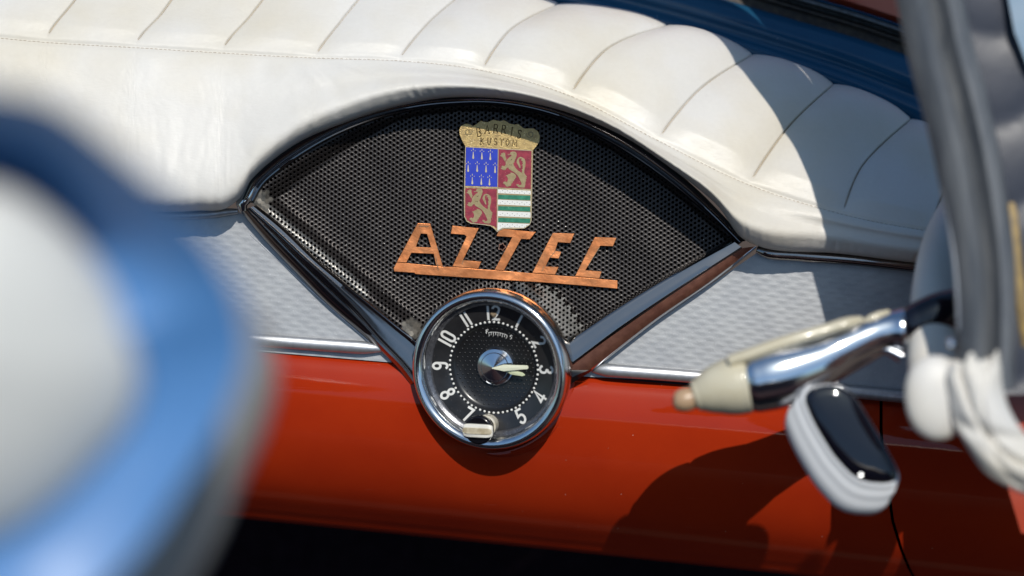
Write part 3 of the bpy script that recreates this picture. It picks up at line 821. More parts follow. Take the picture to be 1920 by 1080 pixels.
    def numeral(txt, hour):
        Vt, Ft = [], []
        th = math.radians(30 * hour); flip = 4 <= hour <= 8
        rc = 104; size = 28.0
        rot = th + (math.pi if flip else 0)
        # local up = radial outwards (or inwards)
        ux, uy = math.sin(rot), math.cos(rot); rx, ry = math.cos(rot), -math.sin(rot)
        cx, cy = rc*math.sin(th), rc*math.cos(th)
        offs = {1: [0], 2: [-.31, .25]}[len(txt)]
        if txt == '11': offs = [-.16, .16]
        if txt == '10': offs = [-.3, .2]
        zk = 0
        for ch, ox in zip(txt, offs):
            for pl, closed in G[ch]:
                q = []
                for x, y in (pl[:-1] if closed and ch != '0' else pl):
                    lx, ly = (x + ox) * size, (y - .5) * size
                    q.append((cx + lx*rx + ly*ux, cy + lx*ry + ly*uy))
                st = strip(q, 4.4, bool(closed)); n = len(st); b = len(Vt)
                for a, c in st:
                    ha = np.interp(math.hypot(*a), [88, 92, 108, 118, 124.5], [-.5, 1, 3.5, 5.5, 7]) + .5 + zk
                    hc = np.interp(math.hypot(*c), [88, 92, 108, 118, 124.5], [-.5, 1, 3.5, 5.5, 7]) + .5 + zk
                    Vt += [K(a.x, a.y, ha), K(c.x, c.y, hc), K(a.x, a.y, ha - 1.2), K(c.x, c.y, hc - 1.2)]
                m = n if closed else n - 1
                for i in range(m):
                    j = (i + 1) % n
                    Ft += [(b+4*i, b+4*j, b+4*j+1, b+4*i+1), (b+4*i, b+4*i+2, b+4*j+2, b+4*j), (b+4*i+1, b+4*j+1, b+4*j+3, b+4*i+3)]
                if not closed:
                    Ft += [(b, b+1, b+3, b+2), (b+4*(n-1), b+4*(n-1)+2, b+4*(n-1)+3, b+4*(n-1)+1)]
                zk += .15
        mesh('numeral', Vt, Ft, M['numeral'], parent=face, smooth=False)
    for h in (1, 2, 3, 4, 5, 7, 8, 9, 10, 11, 12): numeral(str(h), h)     # the six is behind the setting knob
    # fast / slow regulator scale
    Vt, Ft = [], []
    def mark(pl, w, z=-4.6):
        b = len(Vt); st = strip(pl, w)
        for a, c in st: Vt.extend([K(a.x, a.y, z), K(c.x, c.y, z)])
        for i in range(len(st) - 1): Ft.append((b+2*i, b+2*i+2, b+2*i+3, b+2*i+1))
    def polar(th, rr): return (rr*math.sin(math.radians(th)), rr*math.cos(math.radians(th)))
    for k in range(9):
        th = -9 + k * 4.0; mark([polar(th, 66.5), polar(th, 61 if k % 2 else 59.5)], .9)
    mark([polar(-9 + q*4, 66.5) for q in range(9)], .8, -4.5)
    mark([(-15,63),(-15.5,70),(-11,70.3)], 1.3); mark([(-15,67),(-12,67)], 1.2, -4.3)
    mark([(36,60),(34,62),(31.5,61),(31.5,59),(34.5,57.5),(34,55),(31,54.5)], .9)
    mesh('regulator_scale', Vt, Ft, M['numeral'], parent=dish, smooth=False)
    # hub and hands
    hub = lathe('hub_disc', [(.01,3.0),(2,2.6),(26.0,-4.2),(26.6,-5.4),(27.4,-5.4),(28,-4.6),(33.5,-6.2),(35.5,-8),(36,-14)], M['chrome_clean'], r, seg=72, auto=25)
    def hand(pts, h0, mat, name, lab):
        V = [K(x, y, h0 + hh) for x, y, hh in pts]; n = len(V)
        V2 = [K(x, y, h0 + hh - 1.6) for x, y, hh in pts]
        mid = K(sum(p[0] for p in pts)/n, sum(p[1] for p in pts)/n, h0 + .8)
        F = [(i, (i+1) % n, 2*n) for i in range(n)] + [((i+1) % n, i, n + i, n + (i+1) % n) for i in range(n)]
        return mesh(name, V + V2 + [mid], F, mat, parent=r, smooth=False)
    e = lambda a, rr, w: (rr*math.sin(a) + w*math.cos(a), rr*math.cos(a) - w*math.sin(a))
    def hd(a, stations):
        L = [(*e(a, rr, -w), 0) for rr, w in stations]; Rr = [(*e(a, rr, w), 0) for rr, w in reversed(stations)]
        return L + Rr
    hand(hd(math.radians(86.5), [(-1,.8),(22,6.2),(68,3.4),(70,2.2)]), 9, M['hand'], 'minute_hand', '')
    hand(hd(math.radians(100.5), [(2,1.0),(30,2.0),(36,4.6),(58,3.4),(63,.8)]), 5, M['hand2'], 'hour_hand', '')
    # setting knob: shaft, black disc, pearly grip
    kx, ky = -20.5, -114
    k0 = mesh('setting_knob', *(lambda rows: (rows.reshape(-1, 3), grid_faces(rows.shape[0], rows.shape[1], False, True) + [tuple((rows.shape[0]-1)*rows.shape[1] + j for j in range(rows.shape[1]))]))(
        np.array([[K(kx + rr*math.cos(q), ky + rr*math.sin(q), h) for q in np.linspace(0, 2*math.pi, 48, endpoint=False)] for rr, h in [(27,26),(28,29),(28,36),(27,38.5),(24,40)]])), M['black_gloss'], parent=r, auto=50)
    rows = np.array([[K(kx + 9 + rr*math.cos(q), ky + 6 + rr*math.sin(q), h) for q in np.linspace(0, 2*math.pi, 48, endpoint=False)] for rr, h in [(20,2),(21,6),(21,26),(18,27)]])
    loft('knob_shaft', rows, M['pearl'], closed=True, parent=k0)
    def gripbox(w, h, z0_, z1_, mat, name, yo=0.0):
        rw = []
        for hh, s in ((z0_, 1.0), ((z0_+z1_)/2, 1.03), (z1_ - 1.5, 1.0), (z1_, .93)):
            ring = []
            for q in np.linspace(0, 2*math.pi, 40, endpoint=False):
                c_, s_ = math.cos(q), math.sin(q)
                x = math.copysign(abs(c_) ** .35, c_) * w * s; y = math.copysign(abs(s_) ** .35, s_) * h * (s if name != 'x' else 1)
                an = -.02
                ring.append(K(kx + x*math.cos(an) - (y+yo)*math.sin(an), ky + x*math.sin(an) + (y+yo)*math.cos(an), hh))
            rw.append(ring)
        rw = np.array(rw)
        return loft(name, rw, mat, closed=True, caps=True, parent=k0, auto=50)
    gripbox(28.5, 12.5, 38, 47, M['pearl_white'], 'grip_bar')
    gripbox(27.5, 6.0, 46.2, 48.4, M['pearl_dark'], 'grip_inlay')
    # brown blob of grime on the dial beside the twelve
    V, F = [], []
    nn, mm = 14, 7
    for i in range(mm + 1):
        for j in range(nn):
            a = math.pi/2 * i/mm; q = 2*math.pi*j/nn; rr = math.cos(a) * (6 + 1.2*math.sin(3*q) + random.uniform(-.6,.6))
            V.append(K(2 + rr*1.05*math.cos(q) , 101 + rr*.85*math.sin(q), 2.5 + 4.5*math.sin(a) + random.uniform(-.3,.3)))
    for i in range(mm):
        for j in range(nn): F.append((i*nn+j, i*nn+(j+1) % nn, (i+1)*nn+(j+1) % nn, (i+1)*nn+j))
    mesh('grime_spot', V, F, M['grime'], parent=face, auto=60)
clock()

# ------------------------------------------------------------------ silver embossed panels and mouldings
r = thing('silver_dash_panel', (560, 640, -34), 'embossed silver panel on the dash left of the grille, beside the steering wheel', 'dash panel')
poly('embossed_sheet', [(-120,392),(440,392),(480,420),(745,668),(740,680),(440,655),(-120,610)], -40, -30, M['silver'], parent=r)
rail = smooth_path([(-120,600,-20),(200,621,-20),(440,634,-20),(600,646,-20),(705,653.5,-20),(722,655,-22),(727,656,-26)], 60)
tube('lower_moulding', rail, [12.5]*56 + [11.5, 9, 6, 2], M['satin'], parent=r, sq=.8)
tube('upper_moulding', smooth_path([(-120,405,-26),(300,405,-24),(400,401,-24),(430,397,-22),(446,396,-20)], 30), [8]*28 + [7, 5], M['satin'], parent=r)
ridge('fold_line', [(470,440),(600,560),(694,643)], 3.2, -30, M['satin'], r, h=1.1)
r = thing('silver_dash_panel', (1300, 700, -34), 'embossed silver panel on the dash between the grille and the grey post', 'dash panel')
poly('embossed_sheet', [(1425,470),(1900,505),(1900,760),(1290,715),(1095,706),(1090,700)], -40, -30, M['silver'], parent=r)
rail = smooth_path([(1104,691,-26),(1110,692,-22),(1125,693,-20),(1290,705,-20),(1500,724,-20),(1700,744,-20),(1900,762,-20)], 70)
tube('lower_moulding', rail, [3, 7, 10] + [12.5]*67, M['satin'], parent=r, sq=.8)
tube('upper_moulding', smooth_path([(1420,468,-12),(1426,470,-10),(1500,478,-8),(1600,486,-8),(1720,499,-8),(1900,515,-8)], 40), [7, 10] + [12]*38, M['dark_chrome'], parent=r, sq=.9)

# ------------------------------------------------------------------ painted lower dash
def ytop(x): return 652 + (x - 440) * .0825
def ybot(x): return 972 + (x - 450) * .098 + 0.000004*(x-450)**2
prof = [(0,-40),(.03,-30),(.10,-23),(.22,-21),(.36,-30),(.50,-46),(.64,-73),(.76,-106),(.85,-142),(.92,-180),(.953,-200),(.963,-206),(.970,-210),(.985,-219),(.996,-231),(1.0,-246),(.99,-280),(.93,-330)]
def fascia(x0f, x1f, nx=120):
    vk = np.arange(len(prof)); vv = cr(np.linspace(0, len(prof)-1, 130), vk, prof)
    rows = []
    for v, z in vv:
        row = []
        for s in np.linspace(0, 1, nx):
            xa, xb = x0f(v), x1f(v); x = xa + (xb - xa) * s
            row.append((x, ytop(x) + (ybot(x) - ytop(x)) * v, z + 1.0*math.sin(x/170 + v*3)))
        rows.append(row)
    return np.array(rows)
seam_y = np.array([700,760,800,880,960,1020,1060,1100,1160.]); seam_x = np.array([1652,1652,1654,1664,1674,1690,1705,1726,1765.])
sx_ = lambda v, o: float(np.interp(700 + v*400, seam_y, seam_x)) + o
r = thing('lower_dash_fascia', (900, 1000, -60), 'glossy red painted lower dashboard under the clock, shading into its rolled bottom edge', 'dashboard')
loft('painted_panel', fascia(lambda v: -200, lambda v: sx_(v, -3)), M['red'], parent=r, auto=50)
# ring-shaped paint edge round the clock seat
seat = [[(918 + (149 + (rr-149)*w_)*math.cos(q), 699 + (149 + (rr-149)*w_)*1.01*math.sin(q), z) for q, w_ in zip(np.linspace(-.45, 1.6, 60), np.sin(np.linspace(0.02, math.pi-.02, 60))**.5)] for rr, z in ((165,-32),(162,-24),(157,-21),(149,-21))]
loft('clock_seat', seat, M['red'], parent=r)
r = thing('door_side_panel', (1800, 1000, -60), 'dark shaded red panel beyond the seam at the right end of the dashboard', 'body panel')
loft('painted_panel', fascia(lambda v: sx_(v, 3), lambda v: 2250, 50), M['red'], parent=r, auto=50)
sl = [[(sx_(v, o), ytop(sx_(v,0)) + (ybot(sx_(v,0)) - ytop(sx_(v,0)))*v, -55 + np.interp(v, [0,.5,1],[0,-35,-225])) for v in np.linspace(0, 1, 40)] for o in (-10, 10)]
loft('seam_channel', sl, M['void'], parent=r)
tag(mesh('ground', [(-60000,0,0),(60000,0,0),(60000,1,0),(-60000,1,0)], [(0,1,2,3)], M['ground'], at=(960,540,0), smooth=False), 'unseen dusty ground below the car, added for reflections and bounce light', 'ground', kind='structure')
g = bpy.data.objects['ground']; g.matrix_world = Matrix.Identity(4)  # unseen ground sheet added to give chrome and paint something to reflect
for i, c_ in enumerate([(-20,-20,0),(20,-20,0),(20,20,0),(-20,20,0)]): g.data.vertices[i].co = c_
g.data.update()
me = bpy.data.meshes.new('unseen_seat')  # unseen bench seat, added to block horizon light and darken reflections
vv_, ff_ = [], []
for i, (y_, z_) in enumerate([(-.55,.35),(-.60,.60),(-1.05,.66),(-1.12,.80),(-1.22,1.15),(-1.27,1.24),(-1.35,1.24),(-1.40,1.1),(-1.42,.2)]):
    for j, x_ in enumerate(np.linspace(-.8, .8, 9)): vv_.append((float(x_), y_, z_))
    if i:
        for j in range(8): b_ = (i-1)*9 + j; ff_.append((b_, b_+1, b_+10, b_+9))
me.from_pydata(vv_, [], ff_); me.update()
for p_ in me.polygons: p_.use_smooth = True
me.materials.append(M['seat']); o_ = bpy.data.objects.new('unseen_seat', me); col.objects.link(o_)
tag(o_, 'unseen dark maroon bench seat added to darken reflections and block horizon light', 'seat', kind='structure')
r = tag(mesh('footwell', [(-900,900,-900),(2800,900,-900),(2800,2600,-900),(-900,2600,-900), (-900,700,-350),(2800,820,-350),(2800,700,-900),(-900,700,-900)], [(0,3,2,1),(4,7,6,5)], M['carpet'], at=(900,1300,-900), smooth=False), 'black footwell under the dashboard', 'footwell', kind='structure')

# ------------------------------------------------------------------ blue cowl, seals, bonnet behind the pad
gl = [(700,-190),(900,-135),(1100,-68),(1300,-16),(1500,41),(1611,74),(1693,102),(1800,142),(2000,225)]
n = 120
Gl = smooth_path([(x, y, 0) for x, y in gl], n)
lo_pts = [(620,-60),(880,10),(1045,45),(1248,95),(1408,150),(1560,205),(1705,270),(1850,345),(2000,420)]
Lo = smooth_path([(x, y, 0) for x, y in lo_pts], n)
rows = []
for f, z in [(0,-300),(.10,-240),(.22,-190),(.32,-176),(.40,-172),(.47,-176),(.53,-186),(.60,-190),(.70,-186),(.80,-190),(.90,-205),(1.0,-225),(1.01,-250)]:
    q = Lo*(1-f) + Gl*f; q[:, 2] = z; rows.append(q)
rows = np.array(rows); rr2 = cr(np.linspace(0, len(rows)-1, 60), np.arange(len(rows)), rows.reshape(len(rows), -1)).reshape(60, n, 3)
tag(loft('blue_cowl', rr2, M['blue'], at=(1400, 60, -200), flip=True, auto=60), 'glossy dark blue painted cowl strip behind the white pad', 'cowl')
def band(d0, d1, prof_z, name, mat, lab, cat):
    tng = np.gradient(Gl[:, :2], axis=0); tng /= np.linalg.norm(tng, axis=1)[:, None]
    nr = np.stack([tng[:,1], -tng[:,0]], 1)
    rows = []
    for f, z in prof_z:
        d = d0 + (d1 - d0)*f
        rows.append(np.concatenate([Gl[:, :2] + nr*d, np.full((n,1), float(z))], 1))
    return tag(loft(name, rows, mat, at=(1600, 60, -210), flip=True, auto=50), lab, cat)
band(-3, 28, [(0,-250),(.06,-232),(.3,-238),(.6,-236),(.8,-226),(.92,-226),(1,-245)], 'windscreen_seal', M['rubber'], 'black rubber seal along the foot of the windscreen, behind the blue cowl', 'rubber seal')
band(27, 47, [(0,-250),(.1,-228),(.35,-222),(.45,-230),(.6,-220),(.9,-224),(1,-250)], 'windscreen_trim', M['trim_grey'], 'dusty grey metal trim strip between black seal and orange bonnet', 'trim strip')
band(46, 52, [(0,-245),(.3,-226),(.7,-226),(1,-250)], 'trim_bead', M['blue'], 'thin blue bead edging the orange bonnet above the grey trim', 'bead')
band(50, 700, [(0,-260),(.02,-240),(.3,-300),(.7,-420),(1,-620)], 'bonnet', M['hood'], 'orange painted bonnet at the top of the picture beyond the windscreen', 'bonnet')

# ------------------------------------------------------------------ chrome and cream handle
r = thing('spotlight_handle', (1500, 690, 350), 'chrome and cream pistol-grip handle pointing left in front of the red dash', 'handle')
zc = 350
def prof_tube(name, pts, mat, seg=40, sq=.95, n=50, **k):
    p = smooth_path([(x, y, z, rr) for x, y, z, rr in pts], n)
    rows = []
    for i in range(n):
        a = p[max(0, i-1)][:3]; b = p[min(n-1, i+1)][:3]; tt = b - a; tt /= np.linalg.norm(tt)+1e-9
        s = np.cross(tt, [0,0,1.]); s /= np.linalg.norm(s)+1e-9; u_ = np.cross(s, tt)
        rows.append([p[i][:3] + p[i][3]*(math.cos(q)*s + sq*math.sin(q)*u_) for q in np.linspace(0, 2*math.pi, seg, endpoint=False)])
    o = loft(name, rows, mat, closed=True, caps=True, parent=k.pop('parent', r), auto=k.pop('auto', 50))
    import bmesh
    bm = bmesh.new(); bm.from_mesh(o.data); bmesh.ops.recalc_face_normals(bm, faces=bm.faces); bm.to_mesh(o.data); bm.free()
    return o
prof_tube('tip_button', [(1261,753,zc,3),(1264,753,zc,12),(1272,752,zc,19),(1284,750,zc,22),(1296,747,zc,21),(1312,743,zc,20)], M['tan'])
prof_tube('cream_grip', [(1298,745,zc,14),(1301,744,zc,24),(1310,741,zc,31),(1326,736,zc,40),(1346,730,zc,48),(1368,725,zc,54),(1388,721,zc,56),(1402,718,zc,54),(1408,717,zc,46)], M['cream'])
prof_tube('chrome_body', [(1396,718,zc,48),(1404,717,zc,55),(1430,711,zc,61),(1465,702,zc,62),(1500,691,zc,58),(1540,676,zc,51),(1580,655,zc,42),(1620,636,zc,38),(1655,622,zc,36),(1680,618,zc,38),(1694,618,zc,42),(1700,617,zc,40)], M['chrome_clean'])
prof_tube('mounting_socket', [(1690,618,zc,26),(1705,612,zc,34),(1730,600,zc,38),(1770,585,zc,40),(1800,575,zc,36)], M['lens_face'])
# cream inlay lying along the top of the body
inl = smooth_path([(1368,678,zc+24,13),(1400,668,zc+26,14),(1450,650,zc+26,14),(1500,634,zc+24,14),(1550,619,zc+20,13),(1600,604,zc+16,12),(1618,599,zc+16,7)], 30)
tube('cream_inlay', inl[:, :3], list(inl[:, 3]), M['cream'], sq=1.7, parent=r)
inl = smooth_path([(1618,606,zc+16,5),(1630,600,zc+18,8),(1650,591,zc+16,8),(1668,584,zc+14,4)], 14)
tube('cream_inlay', inl[:, :3], list(inl[:, 3]), M['cream'], parent=r)
# trigger bar beneath with a hollow
prof_tube('lower_lever', [(1488,742,zc-6,10),(1530,722,zc-4,13),(1580,697,zc-2,12),(1630,668,zc,12),(1660,655,zc,11),(1692,668,zc,14)], M['chrome_clean'], sq=1.3)
prof_tube('collar_ring', [(1470,740,zc+8,12),(1490,748,zc+10,16),(1505,744,zc+12,16),(1522,730,zc+12,9)], M['chrome_clean'], n=20)

# ------------------------------------------------------------------ black oblong knob with silver rim hanging from the handle
face_pts = [(1509,739),(1518,729),(1533,724),(1556,722),(1576,725),(1594,735),(1606,749),(1631,788),(1650,820),(1664,845),(1677,870),(1683,886),(1681,900),(1668,906),(1648,907),(1628,905),(1612,900),(1596,890),(1580,874),(1562,853),(1542,822),(1525,792),(1513,765),(1508,750)]
fl = smooth_path([(x, y, 0) for x, y in face_pts + [face_pts[0]]], 97)[:-1]
fcx, fcy = 1592, 815
r = thing('oblong_knob', (1580, 850, 360), 'black-faced oblong knob with ribbed silver-white rim hanging below the chrome handle', 'knob')
rows = []
for s, dx, dy, z in [(.97,0,0,392),(1.0,0,0,397),(1.03,-1,1,397),(1.055,-3,3,394),(1.055,-6,8,388),(1.07,-9,13,388),(1.08,-14,21,383),(1.074,-17,25,378.5),(1.084,-21,31,377),(1.088,-25,39,371),(1.08,-28,44,366),(1.05,-33,53,356),(.98,-35,57,342),(.85,-36,58,330),(.01,-36,58,320)]:
    q = fl.copy(); q[:,0] = fcx + (fl[:,0]-fcx)*s + dx; q[:,1] = fcy + (fl[:,1]-fcy)*s + dy; q[:,2] = z; rows.append(q)
loft('ribbed_rim', rows, M['rim_white'], closed=True, parent=r, auto=60)
rows = []
for s, z in [(.99,390),(.985,397),(.95,400),(.8,403),(.4,405),(.01,405.5)]:
    q = fl.copy(); q[:,0] = fcx + (fl[:,0]-fcx)*s; q[:,1] = fcy + (fl[:,1]-fcy)*s; q[:,2] = z; rows.append(q)
loft('black_face', rows, M['lens_face'], closed=True, parent=r, flip=True, auto=60)
prof_tube('glint_stud', [(1614,893,398,4),(1614,891,402,4.5),(1614,890,405,3)], M['chrome_clean'], parent=r, n=8)
prof_tube('end_screw', [(1634,936,338,12),(1637,939,352,13),(1638,940,356,9)], M['rust'], parent=r, n=8, seg=20)
prof_tube('hanger_arm', [(1500,742,345,14),(1512,752,350,16),(1530,765,352,16)], M['chrome_clean'], parent=r, n=10)

# ------------------------------------------------------------------ windscreen post and header
pz = 560
left_edge = [(800,-545),(1001,-512),(1200,-487),(1432,-454),(1520,-436),(1556,-370),(1588,-269),(1645,-143),(1682,10),(1703,110),(1735,230),(1765,370),(1786,500),(1792,600),(1794,700),(1796,735)]
le = smooth_path([(x, y, 0) for x, y in left_edge], 140)
tn = np.gradient(le[:, :2], axis=0); tn /= np.linalg.norm(tn, axis=1)[:, None]; nr_ = np.stack([-tn[:,1], tn[:,0]], 1)
if nr_[100][0] < 0: nr_ = -nr_
wid = np.interp(le[:,1], [-600,-366,0,300,500,735], [120,120,125,125,118,108])
rows = []
for f, z in [(.02,pz-50),(0,pz-22),(.02,pz-8),(.08,pz),(.2,pz+16),(.34,pz+24),(.45,pz+14),(.52,pz-8),(.58,pz-14),(.66,pz-6),(.76,pz+10),(.88,pz+8),(.97,pz-8),(1.0,pz-26),(.98,pz-50),(.5,pz-60),(.02,pz-50)]:
    rows.append(np.concatenate([le[:, :2] + nr_*(wid*f)[:, None], np.full((len(le),1), float(z))], 1))
r = thing('windscreen_post', (1790, 700, pz), 'grey ribbed windscreen post leaning down the right side, out of focus', 'windscreen post')
loft('post_body', rows, M['post'], parent=r, auto=50)
hd_ = smooth_path([(-700,-720,pz),(-100,-700,pz),(500,-660,pz),(900,-620,pz),(1120,-590,pz),(1400,-560,pz)], 40)
tube('header_rail', hd_, 62, M['post'], seg=20, sq=.5, parent=r)
prof_tube('post_screw', [(1783,643,pz-20,7),(1784,643,pz+4,8),(1784,643,pz+8,5)], M['chrome_clean'], parent=r, n=8, seg=20)
tube('edge_bead', smooth_path([(1700,60,pz-10),(1738,200,pz-10),(1772,370,pz-10),(1792,500,pz-8),(1800,620,pz-8)], 40), 5, M['satin'], parent=r)

# quilted slate door trim seen past the post
r = thing('door_trim', (1880, 500, 330), 'slate leather door trim with quilted arcs, to the right of the grey post', 'door trim')
nr0, nc0 = 90, 60
rows = []
for i in range(nr0):
    v = i/(nr0-1); row = []
    for j in range(nc0):
        u_ = j/(nc0-1); y = -620 + v*1360; x = float(np.interp(y, [-620,-440,-270,-140,10,110,370,740], [1500,1590,1650,1705,1750,1770,1815,1830])) + u_*400
        yy = y - 60*math.sin(math.pi*min(1, max(0, (x-1800-v*50)/180))) * -.5
        ph = ((y + 45*((x-1860)/90)**2) - 68) / 165
        fr = ph - math.floor(ph)
        row.append((x, y, 400 + 9*(1 - abs(2*fr-1)**2.4) - u_*30))
    rows.append(row)
loft('quilted_panel', rows, M['leather_grey'], parent=r, flip=False, auto=70)
tag(loft('quarter_pane_trim', [[(1880,-60,425),(1902,60,425),(1925,120,425),(1990,200,425)], [(1990,-60,430),(2000,60,430),(2010,130,430),(2030,300,430)], [(1990,-60,415),(2000,60,415),(2010,130,415),(2030,300,415)]], M['glassy'], at=(1920,40,470), smooth=False), 'pale blue bright edge in the top right corner', 'window edge')
tube('strap_tmp', [(0,0,0),(1,1,0)], 1, M['tanstrap'], at=(0,0,0)) if False else None
tag(tube('tan_strap', smooth_path([(1896,380,470),(1902,450,480),(1914,560,485),(1926,650,480)], 24), [6, 8] + [11]*22, M['tanstrap'], at=(1910,620,480), sq=.5), 'yellow tan strap hanging at the right edge of the picture', 'strap')
tag(loft('rear_body_side', [[(1815,690,300),(1828,800,300),(1885,900,300),(1915,1000,290)], [(2100,690,320),(2100,800,320),(2110,900,310),(2120,1000,300)]], M['hood'], at=(1960,900,300), flip=False), 'orange body side showing behind the white leather drape', 'body side')

# leather roll running down behind the post and the white drape
r = thing('pad_end_roll', (1745, 690, 300), 'white leather roll turning down from the dash pad beside the post', 'padded roll')
rp = smooth_path([(1800,395,150,40),(1785,430,190,44),(1768,480,240,46),(1757,540,290,47),(1752,600,330,48),(1748,650,360,48),(1747,700,380,44),(1752,740,390,32)], 50)
tube('leather_tube', rp[:, :3], list(rp[:, 3]), M['leather'], parent=r, sq=.9)
r = thing('leather_drape', (1800, 800, 560), 'white leather flap with rounded end, folded over the bottom of the post', 'leather flap')
def blob(name, cx, cy, z, a, b, c, rot, mat, parent, amp=.0):
    rows = []
    for i in range(25):
        ph = math.pi*i/24; row = []
        for j in range(40):
            q = 2*math.pi*j/40
            x = a*math.sin(ph)**.8*math.cos(q)*(1 + amp*math.sin(3*q + 1)); y = b*math.sin(ph)**.8*math.sin(q)*(1 + amp*math.cos(2*q))
            row.append((cx + x*math.cos(rot) - y*math.sin(rot), cy + x*math.sin(rot) + y*math.cos(rot), z + c*math.cos(ph)))
        rows.append(row)
    return loft(name, rows, mat, closed=True, parent=parent, auto=80)
blob('rounded_end', 1757, 746, 545, 62, 82, 26, -.12, M['leather'], r, .02)
left = smooth_path([(1782,676,560),(1774,705,570),(1780,740,578),(1790,790,580),(1815,840,580),(1850,888,575),(1900,918,560),(2000,950,540)], 50)
rgt = smooth_path([(1872,668,560),(1876,690,575),(1880,725,580),(1892,765,580),(1912,800,575),(1940,830,565),(1980,850,550),(2060,880,530)], 50)
rows = []
for f in np.linspace(0, 1, 36):
    q = left*(1-f) + rgt*f
    L_ = np.linspace(0, 1, 50)
    q[:, 2] += 34*math.sin(math.pi*f)**.7 + 6*np.sin(f*6 + 7*L_ + 2*np.sin(9*L_)) * np.exp(-L_*2) + 1.5*np.sin(f*13 - 17*L_ + 3*math.sin(f*5))
    q[:, 2] -= 12*np.exp(-((f - .22 - .5*L_)/.05)**2) + 6*np.exp(-((f - .8 + .9*L_)/.05)**2) + 9*np.exp(-((L_ - .30 - .25*f)/.04)**2)
    q[:, 1] += np.exp(-L_*14) * (8*math.sin(f*11) + 5*math.sin(f*23 + 1))
    rows.append(q)
for f in np.linspace(1, 0, 12):
    q = left*(1-f) + rgt*f; q[:, 2] += -14*math.sin(math.pi*f)**.6; rows.append(q)
loft('folded_flap', rows, M['leather'], parent=r, auto=80)

# ------------------------------------------------------------------ steering wheel hub, far out of focus
wz = 2200
def closed_path(pts, n=120):
    q = smooth_path([(x, y, 0) for x, y in pts + [pts[0]]], n + 1)[:-1]; return q
def resamp_polar(pts, c, n=120):
    pts = np.array(pts, float); a = np.arctan2(pts[:,1]-c[1], pts[:,0]-c[0]); rr = np.hypot(pts[:,0]-c[0], pts[:,1]-c[1])
    o_ = np.argsort(a); a = a[o_]; rr = rr[o_]
    aa = np.concatenate([a - 2*math.pi, a, a + 2*math.pi]); r3 = np.concatenate([rr]*3)
    th = np.linspace(-math.pi, math.pi, n, endpoint=False)
    rs = cr(th, aa, r3)[:, 0]
    return np.stack([c[0] + rs*np.cos(th), c[1] + rs*np.sin(th), np.zeros(n)], 1)
wc_ = (-40, 680)
blue_o = resamp_polar([(0,165),(100,190),(200,262),(300,355),(395,460),(450,570),(462,650),(430,760),(350,900),(255,1040),(120,1160),(-60,1210),(-300,1150),(-500,950),(-560,680),(-500,400),(-330,220),(-150,160)], wc_)
white_o = resamp_polar([(0,350),(90,400),(180,490),(240,590),(280,690),(258,790),(190,880),(110,960),(0,1030),(-130,1050),(-260,990),(-350,850),(-380,680),(-340,500),(-240,390),(-110,345)], wc_)
grey_o = resamp_polar([(0,330),(200,400),(380,500),(490,600),(520,690),(500,800),(455,900),(410,1010),(340,1130),(200,1260),(0,1300),(-300,1200),(-560,950),(-600,680),(-500,400),(-330,300),(-150,300)], wc_)
r = thing('steering_wheel', (-40, 680, wz), 'huge blurred steering wheel hub, white cap in a blue dish, in the left foreground', 'steering wheel')
def tilt(q): return -.36 * (q[:, 0] - wc_[0]) - .20 * (q[:, 1] - wc_[1])
def ringz(o_, s, z): q = o_.copy(); q[:,0] = wc_[0] + (o_[:,0]-wc_[0])*s; q[:,1] = wc_[1] + (o_[:,1]-wc_[1])*s; q[:,2] = z; return q
def mixr(a, b, f, z): q = a*(1-f) + b*f; q[:,2] = z; return q
rows = [ringz(blue_o, .9, wz-160), ringz(blue_o, .985, wz+40), ringz(blue_o, .998, wz+92), ringz(blue_o, 1.0, wz+97), ringz(blue_o, .995, wz+96)]
for f, z in [(.1,78),(.25,46),(.45,0),(.65,-45),(.85,-80),(1.0,-96),(1.1,-100)]:
    rows.append(mixr(blue_o, white_o, f, wz+z))
gd = np.stack([blue_o[:,0]-wc_[0], blue_o[:,1]-wc_[1]], 1); gd /= np.linalg.norm(gd, axis=1)[:, None]
gth = .35 + 1.35*np.clip(-gd[:,1]*.85 - gd[:,0]*.2, 0, 1)
for q in rows[2:]: q[:, 2] = wz + 97 - (wz + 97 - q[:, 2]) * gth
for q in rows: q[:, 2] += tilt(q)
loft('blue_dish', rows, M['wheel_blue'], closed=True, parent=r, flip=True, auto=60)
rows = [ringz(white_o, .99, wz-150), ringz(white_o, 1.0, wz-60), ringz(white_o, .995, wz-20), ringz(white_o, .97, wz+8), ringz(white_o, .9, wz+34), ringz(white_o, .7, wz+66), ringz(white_o, .4, wz+88), ringz(white_o, .01, wz+96)]
for q in rows: q[:, 2] += tilt(q)
loft('horn_cap', rows, M['wheel_white'], closed=True, parent=r, flip=True, auto=70)
rows = [ringz(grey_o, .80, wz-420), ringz(grey_o, .92, wz-330), ringz(grey_o, .98, wz-240), ringz(grey_o, 1.0, wz-190), ringz(grey_o, .985, wz-150), ringz(grey_o, .93, wz-120), ringz(grey_o, .8, wz-110)]
for q in rows: q[:, 2] += tilt(q) - 60
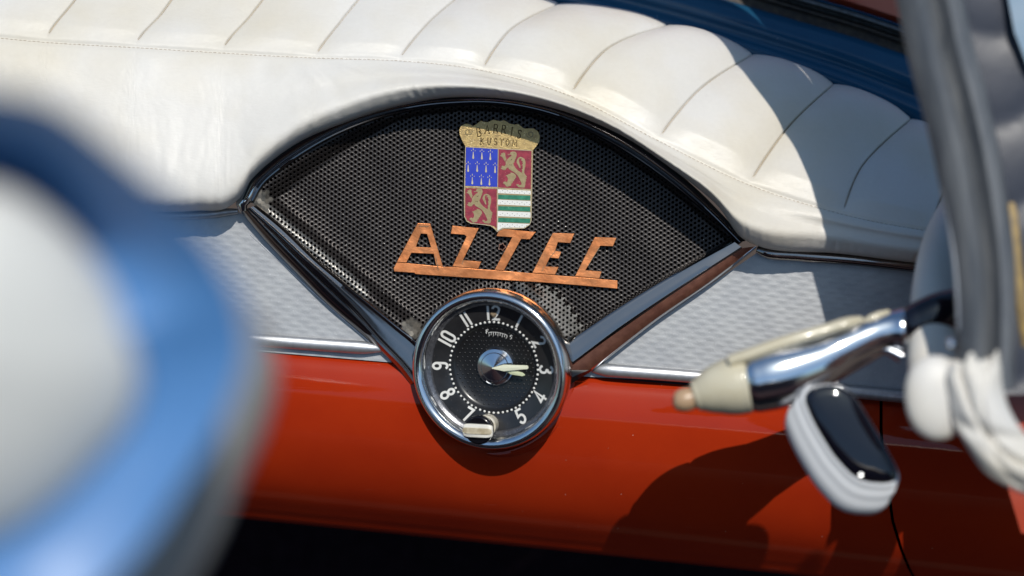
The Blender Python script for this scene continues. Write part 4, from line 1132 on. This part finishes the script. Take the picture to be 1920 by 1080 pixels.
loft('grey_collar', rows, M['wheel_grey'], closed=True, parent=r, flip=True, auto=70)

# ------------------------------------------------------------------ light, sky, camera
TL = Vector((.34, 1.0, 1.75)).normalized()
tw = R3 @ TL
sun = bpy.data.lights.new('sun', 'SUN'); sun.energy = 3.25; sun.angle = math.radians(.53); sun.color = (1.0, .95, .87)
so = bpy.data.objects.new('sun', sun); col.objects.link(so)
so.rotation_euler = tw.to_track_quat('Z', 'Y').to_euler(); so.location = (0, 0, 3)
w = bpy.data.worlds.new('World'); sc.world = w; w.use_nodes = True
nt = w.node_tree; bg = nt.nodes['Background']
sky = nt.nodes.new('ShaderNodeTexSky'); sky.sky_type = 'NISHITA'; sky.sun_disc = False
sky.sun_elevation = math.asin(tw.z); sky.sun_rotation = math.atan2(tw.x, tw.y)
sky.altitude = 0; sky.air_density = 1.0; sky.dust_density = 1.6; sky.ozone_density = 1.2
tint = nt.nodes.new('ShaderNodeMix'); tint.data_type = 'RGBA'; tint.blend_type = 'MULTIPLY'; tint.inputs[0].default_value = 1
tint.inputs[7].default_value = (.80, 1.04, 1.17, 1)
nt.links.new(sky.outputs[0], tint.inputs[6]); nt.links.new(tint.outputs[2], bg.inputs[0]); bg.inputs[1].default_value = .084

cam = bpy.data.cameras.new('camera'); co = bpy.data.objects.new('camera', cam); col.objects.link(co)
co.matrix_world = FRAME @ Matrix.Translation((0, 0, D))
cam.sensor_width = 36; cam.lens = 36 * D / (1920 * S); cam.clip_start = .05; cam.clip_end = 200
cam.dof.use_dof = True; cam.dof.focus_distance = D + 18 * S; cam.dof.aperture_fstop = 2.1; cam.dof.aperture_blades = 0
sc.camera = co
sc.render.engine = 'CYCLES'
sc.cycles.use_denoising = True
sc.cycles.max_bounces = 8; sc.cycles.caustics_reflective = False; sc.cycles.caustics_refractive = False
sc.cycles.sample_clamp_indirect = 6
vs_ = sc.view_settings
vs_.view_transform = 'Standard'; vs_.look = 'None'; vs_.exposure = 0; vs_.gamma = 1; vs_.use_curve_mapping = False
